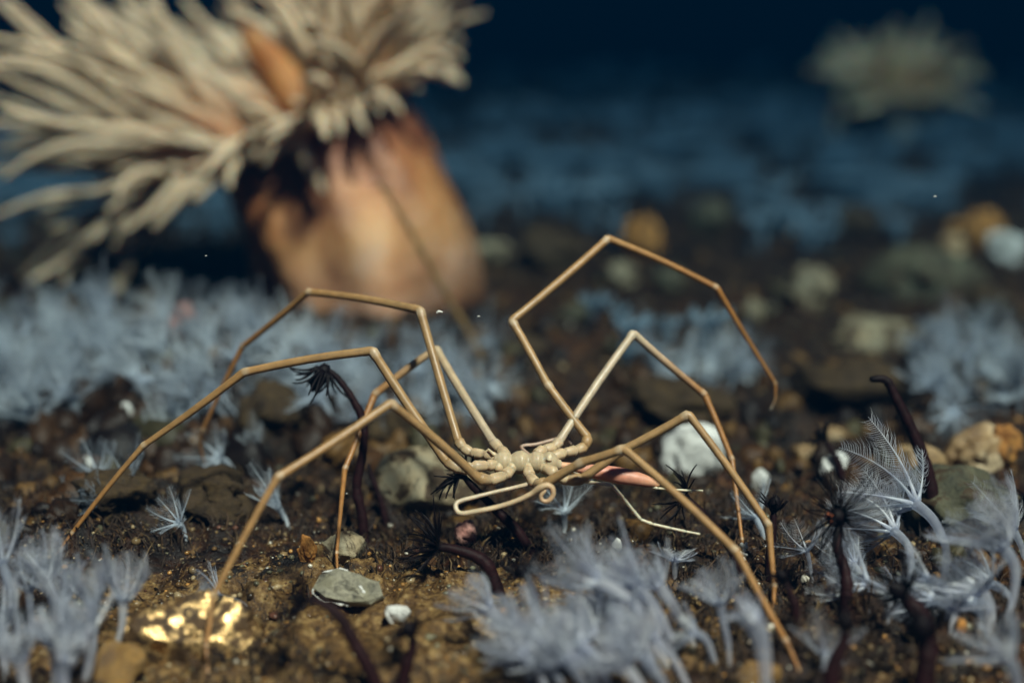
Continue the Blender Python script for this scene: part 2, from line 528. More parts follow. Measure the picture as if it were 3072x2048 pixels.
def turf(n):
    x, y = scatter_pts(n, 0.34, 1.5)
    dens = fbm(x * 13 + 4, y * 13 + 31, 3) + 0.35 * gauss(x, y, -0.16, 0.66, 0.16, 0.06) + 0.12 * (y > 0.56) - 0.55 * gauss(x, y, -0.05, 0.47, 0.16, 0.05)
    keep = dens + 0.3 * rng.rand(n) > 0.10
    x, y = x[keep], y[keep]; n = len(x)
    z = hz(x, y)
    L = 0.003 + 0.0075 * rng.rand(n) ** 2
    w = 0.00025 + 0.00055 * rng.rand(n)
    a = rng.rand(n) * 6.28; b = rng.rand(n) * 6.28; lean = 0.9 * rng.rand(n)
    base = np.stack([x, y, z - 0.0005], -1)
    side = np.stack([np.cos(a), np.sin(a), 0 * a], -1) * w[:, None]
    dirv = np.stack([np.cos(b) * lean, np.sin(b) * lean, np.ones(n)], -1); dirv /= np.linalg.norm(dirv, axis=1)[:, None]
    mid = base + dirv * L[:, None] * 0.55
    dir2 = dirv + np.stack([np.cos(b + 1.3), np.sin(b + 1.3), -0.3 + 0 * b], -1) * 0.7
    tip = mid + dir2 * L[:, None] * 0.5
    fr = np.cross(side, dirv)
    v = np.stack([base - side, base + side, base + fr, mid - side * .8, mid + side * .8, mid + fr * .8, tip], 1)
    ff = np.array([(0, 1, 4), (0, 4, 3), (1, 2, 5), (1, 5, 4), (2, 0, 3), (2, 3, 5), (3, 4, 6), (4, 5, 6), (5, 3, 6)])
    f = (ff[None] + (np.arange(n) * 7)[:, None, None]).reshape(-1, 3)
    pal = np.array([(0.026, 0.012, 0.004), (0.055, 0.027, 0.009), (0.016, 0.007, 0.005), (0.10, 0.060, 0.022)])
    c = np.repeat(pal[rng.choice(4, n, p=[.4, .3, .2, .1])] * (0.7 + 0.6 * rng.rand(n, 1)), 7, 0)
    o = np_mesh('brown_turf', v.reshape(-1, 3), f, c, M['turf'])
    tag(o, 'matted dark brown fuzz growing over the seabed', 'turf', kind='stuff')
turf(62000)

FEET = [G(*q) for q in ((624, 2018), (168, 1664), (617, 1402), (1012, 1712), (2398, 2012), (2320, 1840), (2227, 1690))]

def clumps(n):
    cv, cf = ico(2)
    x, y = scatter_pts(n, 0.47, 1.35)
    w = fbm(x * 9 + 13, y * 9 + 2, 2) + 0.5 * gauss(x, y, -0.17, 0.66, 0.17, 0.08) + 0.10 * (y > .6) - 0.5 * gauss(x, y, -0.03, 0.48, 0.12, 0.05)
    keep = w + 0.2 * rng.rand(n) > 0.10
    for q in FEET: keep &= np.hypot(x - q.x, (y - q.y + .012) * .6) > 0.011
    x, y = x[keep], y[keep]; n = len(x)
    s_ = (0.0022 + 0.0055 * rng.rand(n) ** 1.6) * (1 + 0.7 * gauss(x, y, -0.17, 0.67, 0.16, 0.07))
    o1 = rng.rand(n, 1) * 90
    nz = fbm(cv[None, :, 0] * 1.4 + o1 + cv[None, :, 2], cv[None, :, 1] * 1.4 + o1 * 1.7 - cv[None, :, 2], 3)
    sc = s_[:, None] * np.stack([0.7 + .7 * rng.rand(n), 0.7 + .7 * rng.rand(n), 0.5 + .9 * rng.rand(n)], -1)
    v = cv[None] * (1 + 0.95 * nz + 0.45 * (rng.rand(n, len(cv)) - .5))[..., None] * sc[:, None, :]
    v = v + np.stack([x, y, hz(x, y) + s_ * 0.1], -1)[:, None, :]
    f = (cf[None] + (np.arange(n) * len(cv))[:, None, None]).reshape(-1, 3)
    pal = np.array([(0.020, 0.008, 0.002), (0.050, 0.021, 0.005), (0.008, 0.0035, 0.002), (0.12, 0.060, 0.015), (0.055, 0.045, 0.020)])
    c = np.repeat(pal[rng.choice(5, n, p=[.34, .28, .18, .12, .08])] * (0.7 + .6 * rng.rand(n, 1)), len(cv), 0)
    o = np_mesh('brown_mat', v.reshape(-1, 3), f, c, M['clump'])
    tag(o, 'lumpy dark brown growth matted over the seabed', 'growth', kind='stuff')
clumps(3400)

# ------------------------------------------------------------------ stones
def stone(name, px, py, w, h, m, label, cat='stone', seed=0, depthf=0.8, sink=0.22, rough=0.28, group=None, sub=4, squash=None, rot=None, chops=5):
    """px,py: where its foot meets the seabed; w,h: its size at that distance"""
    r_ = np.random.RandomState(seed + 100)
    d = ground_depth(px, py)
    g = P(px, py, d)
    W = w * d / FPX * 0.5; H = h * d / FPX * 0.5 / (1 - sink); D = W * depthf
    v, f = ico(sub)
    o1, o2 = r_.rand(3) * 50, r_.rand(3) * 50
    n1 = fbm(v[:, 0] * 1.1 + o1[0] + v[:, 2] * 0.7, v[:, 1] * 1.1 + o1[1] - v[:, 2] * 0.6, 3)
    n2 = fbm(v[:, 2] * 2.6 + o2[0] + v[:, 0], v[:, 1] * 2.6 + o2[1] - v[:, 0], 5)
    v = v * (1 + rough * 1.6 * n1 + rough * 1.3 * n2)[:, None]
    # a few chopped facets
    for k in range(chops):
        nn = r_.randn(3); nn /= np.linalg.norm(nn)
        t = 0.72 + 0.2 * r_.rand()
        dd = v @ nn - t
        v = v - np.clip(dd, 0, None)[:, None] * nn * 0.85
    v = v * np.array([W, D, H])
    a = rot if rot is not None else (r_.rand() - 0.5) * 0.8
    ca, sa = math.cos(a), math.sin(a)
    v = np.stack([v[:, 0] * ca - v[:, 1] * sa, v[:, 0] * sa + v[:, 1] * ca, v[:, 2] + H * (1 - 2 * sink)], -1)
    me = bpy.data.meshes.new(name); me.from_pydata(v.tolist(), [], f.tolist())
    me.polygons.foreach_set('use_smooth', [True] * len(me.polygons)); me.update()
    me.materials.append(m)
    o = link(bpy.data.objects.new(name, me)); o.location = onground(g.x, g.y + D * 0.6)
    return tag(o, label, cat, group)

stone('white_stone', 2090, 1452, 205, 165, M['whitepatch'], 'bright white stone behind the spider\'s pink proboscis', seed=1, rough=0.16)
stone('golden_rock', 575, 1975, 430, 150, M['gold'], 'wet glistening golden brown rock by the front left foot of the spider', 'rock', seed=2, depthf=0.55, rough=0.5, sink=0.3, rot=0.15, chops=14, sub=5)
stone('golden_pebble', 350, 2065, 160, 110, M['pebble'], 'rounded golden pebble at the bottom edge beside white polyps', 'pebble', seed=3, depthf=0.9)
stone('white_chip', 1190, 1862, 75, 42, M['white'], 'small white shell chip right of the broken grey shell', 'shell', seed=4)
stone('pale_stone', 1025, 1690, 140, 75, M['pale'], 'pale oval stone behind the thin vertical spider leg', seed=5)
stone('tan_stone', 2760, 1455, 150, 100, M['tan'], 'tan crusted stone left of the tall dark bent tube', seed=6)
stone('tan_stone', 2925, 1440, 210, 120, M['tan'], 'wide tan crusted stone right of the tall dark bent tube', seed=7)
stone('tan_stone', 3010, 1400, 110, 110, M['orange'], 'orange tan stone at the right edge behind the olive boulder', seed=8)
stone('olive_boulder', 2900, 1590, 360, 150, M['olive'], 'flat olive grey boulder behind the arching white polyps', 'boulder', seed=9, rough=0.2, sink=0.3)
stone('white_pebble', 2966, 1530, 56, 44, M['white'], 'small bright white pebble lying on the olive boulder', 'pebble', seed=10, rough=0.1)
stone('tan_pebble', 2490, 1335, 95, 50, M['tan'], 'tan pebble above the small dark drooping polyp', 'pebble', seed=12)
stone('tan_pebble', 2425, 1372, 75, 45, M['tan'], 'tan pebble left of the small dark drooping polyp', 'pebble', seed=13)
stone('white_pebble', 2502, 1440, 85, 62, M['white'], 'white pebble just behind the dark polyp with radiating threads', 'pebble', seed=14)
stone('white_pebble', 2290, 1460, 60, 50, M['white'], 'small white pebble between the right spider legs', 'pebble', seed=15)
stone('orange_stone', 2945, 745, 190, 115, M['orange'], 'orange stone far back near the right edge', seed=16)
stone('white_stone', 3020, 800, 120, 95, M['white'], 'far white stone at the right edge below the orange one', seed=17)
stone('tan_pebble', 2850, 790, 85, 80, M['tan'], 'dull tan stone left of the far white stone', seed=18)
stone('orange_stone', 1935, 775, 120, 130, M['orange'], 'blurred orange lump behind the highest spider knee', seed=19)
stone('grey_pebble', 1868, 865, 85, 75, M['pale'], 'blurred pale pebble below the highest spider knee', 'pebble', seed=20)
stone('olive_slab', 2650, 1050, 300, 85, M['pale'], 'blurred pale olive slab right of the raised spider leg', 'slab', seed=21, sink=0.3)
stone('olive_slab', 2760, 905, 340, 130, M['olive'], 'blurred olive slab farther back on the right', 'slab', seed=22, sink=0.3)
stone('pale_stone', 2430, 935, 150, 130, M['pale'], 'blurred pale stone beside the raised leg\'s second bend', seed=23)
stone('pale_pebble', 2262, 960, 65, 60, M['pale'], 'blurred pale pebble left of the raised leg', 'pebble', seed=24)
stone('pink_stone', 545, 1035, 120, 100, M['pink'], 'blurred pinkish brown stone among the left white polyps', seed=25)
stone('brown_sponge', 800, 1300, 200, 150, M['brownlump'], 'rounded olive brown sponge lump below the left polyp field', 'sponge', seed=26, rough=0.2)
stone('pink_pebble', 1400, 1640, 75, 62, M['pink'], 'pink and white pebble below the folded oviger', 'pebble', seed=27)
stone('orange_sponge', 920, 1690, 55, 80, M['orange'], 'small upright orange sponge beside the pale oval stone', 'sponge', seed=28, rough=0.4)
stone('pale_slab', 1290, 1545, 360, 120, M['pale'], 'blurred beige slab under the spider body', 'slab', seed=29, sink=0.35, rough=0.22)
stone('white_grain', 262, 1408, 36, 36, M['white'], 'tiny bright white grain in the brown mat at far left', 'grain', seed=30, sub=2)
stone('white_grain', 380, 1275, 42, 55, M['white'], 'small white grain at the lower edge of the left polyp field', 'grain', seed=31, sub=2)
stone('white_grain', 1850, 1650, 30, 30, M['white'], 'tiny white grain above the central polyp clump', 'grain', seed=32, sub=2)
stone('orange_grain', 2885, 1905, 38, 46, M['orange'], 'small orange grain at the foot of the right polyps', 'grain', seed=33, sub=2)
stone('golden_pebble', 2270, 2075, 130, 75, M['pebble'], 'golden pebble at the bottom edge by the front right foot', 'pebble', seed=34)
stone('brown_rock', 1650, 800, 200, 110, M['brownlump'], 'blurred brown rock left of the highest spider knee', 'rock', seed=35)
stone('pale_pebble', 1480, 790, 110, 60, M['pale'], 'blurred pale pebble at the right foot of the big anemone', 'pebble', seed=36)
stone('brown_rock', 1190, 1330, 190, 110, M['brownlump'], 'blurred brown lump behind the left spider knees', 'rock', seed=37)
stone('brown_rock', 640, 1560, 260, 130, M['brownlump'], 'dark brown lump in the mat between the left legs', 'rock', seed=38, rough=0.4)
stone('brown_rock', 330, 1560, 260, 120, M['brownlump'], 'dark brown lump beside the outermost left leg', 'rock', seed=39, rough=0.4)
stone('brown_rock', 2060, 1270, 330, 110, M['brownlump'], 'low dark brown rock behind the right spider knees', 'rock', seed=40, rough=0.3)
stone('brown_rock', 2560, 1250, 380, 110, M['brownlump'], 'low dark brown ridge behind the tall dark bent tube', 'rock', seed=41, rough=0.3)
# pebbles that show only as blurs in the middle distance
mid_pebbles = [(1720, 960, 90, 60, 'olive', 'olive pebble inside the gap of the two right spider knees'), (2010, 880, 100, 70, 'olive', 'olive pebble under the raised leg\'s top span'),
    (2120, 700, 120, 80, 'olive', 'dark olive stone behind the raised leg\'s top span'), (1780, 620, 130, 70, 'brownlump', 'dim brown stone far behind the highest knee'),
    (2350, 690, 120, 70, 'olive', 'dim olive stone in the far middle ground'), (2560, 700, 150, 90, 'brownlump', 'dim brown stone in the far right middle ground'),
    (2160, 1010, 90, 60, 'brownlump', 'brown pebble beneath the raised leg'), (2870, 1120, 120, 70, 'brownlump', 'brown stone among the blurred right polyps'),
    (2980, 960, 140, 90, 'brownlump', 'brown stone below the far white stone'), (1590, 1080, 110, 60, 'brownlump', 'brown pebble behind the crossing right legs')]
for i, (a, b, w, h, k, lab) in enumerate(mid_pebbles):
    stone('blurred_pebble', a, b, w, h, M[k], lab, 'pebble', seed=60 + i, sub=3)

# broken shell: an angular plate with a bright snapped rim
def shell_fragment():
    g = G(1045, 1815)
    root = empty('shell_fragment', onground(g.x, g.y))
    s = ground_depth(1045, 1815) / FPX * 1.2
    out = [(-82, -12), (-70, 30), (-30, 48), (25, 44), (66, 28), (84, -6), (60, -34), (10, -42), (-45, -36)]
    mb = MB()
    n = len(out); rr = random.Random(3)
    rings = [(1.0, -6), (1.03, 4), (0.93, 16), (0.6, 22), (0.25, 24)]
    for k, (sc_, z) in enumerate(rings):
        for (x, y) in out:
            j = 1 + 0.26 * (rr.random() - 0.5)
            mb.v.append(Vector((x * sc_ * j, y * sc_ * j * 0.9, z + 11 * rr.random())) * s); mb.c.append((1, 1, 1))
    for k in range(len(rings) - 1):
        for j in range(n):
            a, b = k * n + j, k * n + (j + 1) % n
            mb.f.append((a, b, b + n, a + n))
    mb.f.append(tuple((len(rings) - 1) * n + j for j in range(n))); mb.f.append(tuple(reversed(range(n))))
    tilt = Matrix.Rotation(R(48), 4, 'X') @ Matrix.Rotation(R(-8), 4, 'Z')
    mb.v = [tilt @ v + Vector((0, 0, 0.0065)) for v in mb.v]
    plate = mb.build('plate', M['chip'], root)
    plate.data.polygons.foreach_set('use_smooth', [False] * len(plate.data.polygons))
    for name, seq in (('broken_rim', [(-82, -12, 10), (-80, -30, 8), (-45, -41, 10), (0, -47, 9), (14, -46, 6)]), ('broken_rim', [(-72, 34, 12), (-30, 52, 14), (-10, 50, 10)]), ('crack_ridge', [(20, 14, 24), (38, -4, 25), (62, -16, 18)])):
        q = MB(); pts = catmull([tilt @ (Vector((x, y * 0.9, z)) * s) + Vector((0, 0, 0.0065)) for x, y, z in seq], 4)
        pts = [p_ + Vector((random.uniform(-1, 1), random.uniform(-1, 1), random.uniform(-1, 1))) * s * 3 for p_ in pts]
        q.tube(pts, [s * (1.5 + 5.5 * random.random()) for _ in pts], 5, flat=0.6); q.build(name, M['white'], plate)
    tag(root, 'broken grey shell fragment with bright white rim under a spider foot', 'shell')
shell_fragment()

# ------------------------------------------------------------------ sea spider
CREAM, PALE = (0.56, 0.42, 0.26), (0.52, 0.42, 0.30)
TAN, FAWN, RUST = (0.36, 0.225, 0.10), (0.36, 0.205, 0.078), (0.34, 0.155, 0.042)
STREAK = [1.0, 0.92, 1.06, 0.78, 1.04, 0.95, 1.05, 0.80, 1.0, 0.93, 1.05, 0.82]

def rp(r, d): return r * 1.06 * d / FPX

def limb(mb, ch, streak=True):
    """ch: (px, py, depth, radius_px, colour, kind of the span that starts here: 'c' short coxa, 'l' long shaft)"""
    pts, rad, col = [], [], []
    J = [P(a, b, c) for a, b, c, *_ in ch]
    for i in range(len(ch) - 1):
        A, B = J[i], J[i + 1]
        ra, rb = rp(ch[i][3], ch[i][2]), rp(ch[i + 1][3], ch[i + 1][2])
        ca, cb = ch[i][4], ch[i + 1][4]
        L = (B - A).length
        if ch[i][5] == 'c': prof = [(0.05, .88), (.14, 1.08), (.5, 1.16), (.80, 1.26), (.92, 1.10), (.97, .92)]
        else:
            e = min(0.12, 1.0 * ra / L); e2 = min(0.12, 1.0 * rb / L)
            prof = [(e * .35, 1.0), (e, 1.0), (e * 2.2, .93), (.3, .95), (.5, .97), (.7, .96), (1 - e2 * 2.0, .97), (1 - e2, 1.10), (1 - e2 * .3, 1.12)]
        for t, k in prof:
            bow = 0 if ch[i][5] == 'c' else math.sin(t * math.pi) * L * 0.016 * (1 if i % 2 else -0.6)
            pts.append(A.lerp(B, t) + UPV * bow); rad.append((ra + (rb - ra) * t) * k)
            base = tuple(x + (y - x) * t for x, y in zip(ca, cb))
            if k > 1.08 and ch[i][5] == 'l': base = tuple(0.55 * x + 0.45 * y for x, y in zip(base, (0.62, 0.52, 0.38)))
            if ch[i][5] == 'c' and k < 0.9: base = tuple(x * 0.72 for x in base)
            col.append(base)
    pts.append(J[-1]); rad.append(rp(ch[-1][3], ch[-1][2])); col.append(ch[-1][4])
    jr = random.Random(len(pts)); rad = [r_ * jr.uniform(.965, 1.035) for r_ in rad]
    # take out the longitudinal offset twist at sharp bends: bend the path in small steps
    mb.tube(pts, rad, 12, col, round_end=True, streak=STREAK if streak else None)

def C(cx, cy_):                   # body close-up coordinates to photo pixels
    return 1250 + 0.3827 * cx, 1200 + 0.3827 * cy_

def spider():
    gb = P(1600, 1400, FOCUS)
    base = onground(gb.x, gb.y)
    root = empty('sea_spider', base)
    body = MB()
    F = FOCUS
    # trunk with its bulging segments
    tr = [(600, 480, 17), (640, 487, 24), (690, 484, 27), (735, 490, 20), (780, 490, 27), (830, 486, 29), (875, 486, 20), (915, 488, 26), (955, 484, 27), (990, 486, 20), (1030, 487, 27), (1075, 497, 22), (1100, 503, 14)]
    tp = [P(*C(x, y), F) for x, y, r in tr]
    tpp = catmull(tp, 4); body.tube(tpp, lerp_list([rp(r * 1.18, F) for *_, r in tr], len(tpp)), 16, (0.50, 0.40, 0.26), round_end=True)
    for x, y in ((655, 462), (812, 452), (945, 455), (1010, 462)):      # small dorsal knobs
        body.ball(P(*C(x, y), F - 0.0025), rp(7, F), (0.74, 0.68, 0.52), 8)
    for x, y in ((745, 530), (870, 530), (1000, 535), (640, 525)):      # lateral processes
        body.tube([P(*C(x, y - 40), F), P(*C(x, y), F - 0.003)], [rp(17, F), rp(16, F)], 12, CREAM, round_end=True)
    for x, y in ((690, 455), (930, 440), (620, 455), (1050, 455)):
        body.tube([P(*C(x, y + 30), F), P(*C(x, y), F + 0.003)], [rp(17, F), rp(15, F)], 12, CREAM, round_end=True)
    gd = ground_depth
    f1 = gd(624, 2018); f2 = gd(168, 1664); f3 = gd(617, 1402); f4 = gd(1012, 1712)
    g1 = gd(2398, 2012); g2 = gd(2320, 1840); g3 = gd(2227, 1690)
    # near left leg
    limb(body, [(*C(745, 535), F - .003, 14, CREAM, 'c'), (*C(690, 592), F - .006, 14, CREAM, 'c'), (*C(575, 628), F - .010, 14, CREAM, 'c'), (*C(480, 610), F - .014, 15, TAN, 'l'),
                (1171, 1210, F - .040, 13.5, TAN, 'l'), (832, 1432, F - .060, 12, FAWN, 'l'), (640, 1787, (f1 + F - .060) / 2, 8.5, FAWN, 'l'), (618, 1940, f1 + .004, 6, RUST, 'l'), (624, 2018, f1, 3.5, RUST, 'l')])
    # outermost left leg
    limb(body, [(*C(640, 505), F - .002, 14, CREAM, 'c'), (*C(555, 512), F - .004, 14, CREAM, 'c'), (*C(440, 520), F - .006, 14, CREAM, 'c'), (*C(350, 545), F - .006, 14, CREAM, 'c'), (*C(232, 478), F - .004, 14.5, TAN, 'l'),
                (1117, 1052, F + .004, 13.5, TAN, 'l'), (731, 1117, F + .010, 12, FAWN, 'l'), (428, 1338, F + .016, 9, FAWN, 'l'), (215, 1600, f2 + .002, 6, RUST, 'l'), (168, 1664, f2, 3.5, RUST, 'l')])
    # upper left leg
    limb(body, [(*C(620, 448), F + .002, 13, CREAM, 'c'), (*C(535, 425), F + .004, 13, CREAM, 'c'), (*C(430, 415), F + .007, 13, CREAM, 'c'), (*C(365, 375), F + .009, 13, CREAM, 'c'), (*C(325, 318), F + .011, 13.5, TAN, 'l'),
                (1260, 930, F + .030, 13, TAN, 'l'), (924, 876, F + .055, 10.5, FAWN, 'l'), (727, 1040, (F + .055) * .5 + f3 * .5, 8, RUST, 'l'), (608, 1290, f3 - .012, 5.2, RUST, 'l'), (597, 1325, f3 - .008, 4.5, RUST, 'l'), (617, 1402, f3, 2.8, RUST, 'l')])
    # far left leg
    limb(body, [(*C(710, 445), F + .003, 15, CREAM, 'c'), (*C(660, 395), F + .007, 14, CREAM, 'c'), (*C(600, 330), F + .013, 13.5, PALE, 'l'),
                (1308, 1046, F + .045, 12, (0.50, 0.37, 0.22), 'l'), (1123, 1184, F + .045, 11, RUST, 'l'), (1034, 1408, F + .030, 8, RUST, 'l'), (1010, 1660, f4 + .002, 5, RUST, 'l'), (1012, 1712, f4, 3.2, RUST, 'l')])
    # near right leg
    limb(body, [(*C(870, 530), F - .004, 14, CREAM, 'c'), (*C(885, 598), F - .008, 14, CREAM, 'c'), (*C(935, 655), F - .012, 14, CREAM, 'c'), (*C(1010, 655), F - .016, 15, TAN, 'l'), (1750, 1385, F - .022, 13.5, TAN, 'l'),
                (1872, 1346, F - .028, 13.5, TAN, 'l'), (2210, 1655, (F - .028 + g1) / 2, 12, FAWN, 'l'), (2360, 1925, g1 + .004, 8, RUST, 'l'), (2398, 2012, g1, 4.5, RUST, 'l')])
    # second near right leg
    limb(body, [(*C(1000, 530), F - .003, 15, CREAM, 'c'), (*C(1090, 575), F - .007, 14.5, CREAM, 'c'), (*C(1190, 632), F - .010, 14.5, CREAM, 'c'), (*C(1300, 615), F - .012, 14, TAN, 'l'), (1880, 1344, F - .014, 13, TAN, 'l'),
                (2065, 1242, F - .017, 12.5, TAN, 'l'), (2306, 1576, (F - .017 + g2) / 2, 11, FAWN, 'l'), (2322, 1760, g2 + .003, 7.5, RUST, 'l'), (2320, 1840, g2, 4.5, RUST, 'l')])
    # far right leg
    limb(body, [(*C(930, 430), F + .003, 15, CREAM, 'c'), (*C(1000, 388), F + .006, 14, CREAM, 'c'), (*C(1075, 372), F + .009, 13, CREAM, 'c'), (*C(1120, 318), F + .012, 13, PALE, 'l'),
                (1900, 1000, F + .035, 12, PALE, 'l'), (2114, 1184, F + .042, 10.5, RUST, 'l'), (2196, 1380, F + .035, 8, RUST, 'l'), (2226, 1620, g3 + .003, 5, RUST, 'l'), (2227, 1690, g3, 3, RUST, 'l')])
    # raised upper right leg
    limb(body, [(*C(1050, 450), F + .003, 14, CREAM, 'c'), (*C(1160, 410), F + .006, 13, CREAM, 'c'), (*C(1250, 395), F + .009, 13, CREAM, 'c'), (*C(1320, 365), F + .011, 13, TAN, 'c'), (*C(1342, 295), F + .013, 13, TAN, 'l'),
                (1640, 1150, F + .022, 12.5, TAN, 'l'), (1535, 962, F + .032, 12.5, TAN, 'l'), (1824, 716, F + .050, 11.5, FAWN, 'l'), (2150, 864, F + .062, 9, RUST, 'l'), (2326, 1150, F + .072, 4.8, RUST, 'l'), (2327, 1195, F + .072, 2.4, RUST, 'l'), (2312, 1228, F + .073, 1.8, (0.6, 0.5, 0.4), 'l')])
    body.v = [v - base for v in body.v]
    body.build('body', M['spider'], root)

    def part(name, seq, cols, n=10, k=4, mt='spider', streak=None):
        mb = MB(); pts = [P(*C(x, y), F + dz) for x, y, dz, r in seq]
        pp = catmull(pts, k); mb.tube(pp, lerp_list([rp(s[3], F) for s in seq], len(pp)), n, lerp_list(cols, len(pp)) if isinstance(cols, list) else cols, round_end=True, streak=streak)
        mb.v = [v - base for v in mb.v]
        return mb.build(name, M[mt], root)
    pb = part('proboscis', [(1085, 503, 0, 9), (1150, 512, 0, 10), (1260, 530, -.0005, 13), (1400, 556, -.001, 19), (1500, 575, -.001, 23), (1600, 592, -.001, 24), (1720, 615, -.001, 21), (1820, 638, -.001, 15), (1890, 655, -.001, 8)],
              [(0.70, 0.42, 0.24), (0.68, 0.34, 0.22), (0.66, 0.28, 0.20), (0.66, 0.30, 0.20), (0.68, 0.38, 0.22)], 18, 5)
    pb['label'] = 'smooth pink orange spindle shaped proboscis'
    part('abdomen', [(640, 452, 0, 6), (600, 420, 0, 5), (562, 385, .001, 3)], (0.60, 0.48, 0.31))
    part('eye_tubercle', [(1036, 470, -.004, 9), (1041, 450, -.004, 8.5), (1045, 436, -.004, 6.5), (1046, 430, -.004, 3.5)], (0.66, 0.56, 0.40))
    part('oviger', [(930, 630, -.006, 6), (860, 660, -.010, 6), (760, 685, -.014, 5.5), (600, 722, -.016, 5.5), (450, 760, -.018, 6), (345, 788, -.020, 6.5), (308, 815, -.021, 6.5), (312, 860, -.022, 6.5), (355, 888, -.023, 7), (480, 868, -.024, 7), (620, 840, -.024, 7), (780, 790, -.024, 7), (900, 733, -.024, 7.5), (960, 690, -.025, 9), (1020, 668, -.025, 9), (1062, 690, -.025, 8), (1068, 745, -.025, 7), (1030, 790, -.025, 6.5), (985, 785, -.025, 6), (975, 745, -.025, 5.5), (1005, 712, -.025, 4)],
         [PALE, PALE, (0.6, 0.5, 0.36), (0.58, 0.44, 0.28), (0.50, 0.36, 0.22), (0.52, 0.34, 0.20), (0.50, 0.34, 0.20)], 9, 4)
    part('oviger', [(900, 440, .010, 5), (820, 365, .018, 5), (940, 345, .020, 5.5), (1080, 308, .022, 5.5), (1170, 290, .022, 5.5), (1215, 340, .02, 5)], (0.46, 0.32, 0.24), 8)
    def palp(seq):
        mb = MB()
        for (a, b) in zip(seq[:-1], seq[1:]):
            A, B = P(*C(a[0], a[1]), F + a[2]), P(*C(b[0], b[1]), F + b[2]); ra, rb = rp(a[3], F), rp(b[3], F)
            mb.tube([A, A.lerp(B, .08), A.lerp(B, .5), A.lerp(B, .92), B], [ra * .8, ra, (ra + rb) / 2, rb * 1.12, rb * .8], 8, (0.70, 0.62, 0.46))
        mb.v = [v - base for v in mb.v]; mb.build('palp', M['spider'], root)
    palp([(1100, 590, -.004, 5), (1330, 640, -.010, 5.5), (1535, 668, -.014, 5), (1620, 770, -.016, 4.8), (1755, 935, -.018, 4.5), (1850, 970, -.018, 4), (1990, 1002, -.018, 3.6), (2110, 1028, -.018, 3.2), (2222, 1048, -.018, 2.4)])
    palp([(1100, 545, .004, 4), (1500, 630, .006, 4), (1780, 672, .002, 4), (1890, 690, -.002, 3.8), (2010, 700, -.003, 3.5), (2130, 707, -.003, 3.2), (2245, 708, -.003, 2.3)])
    tag(root, 'slender tan sea spider with eight long jointed legs standing on the seabed', 'sea spider')
spider()

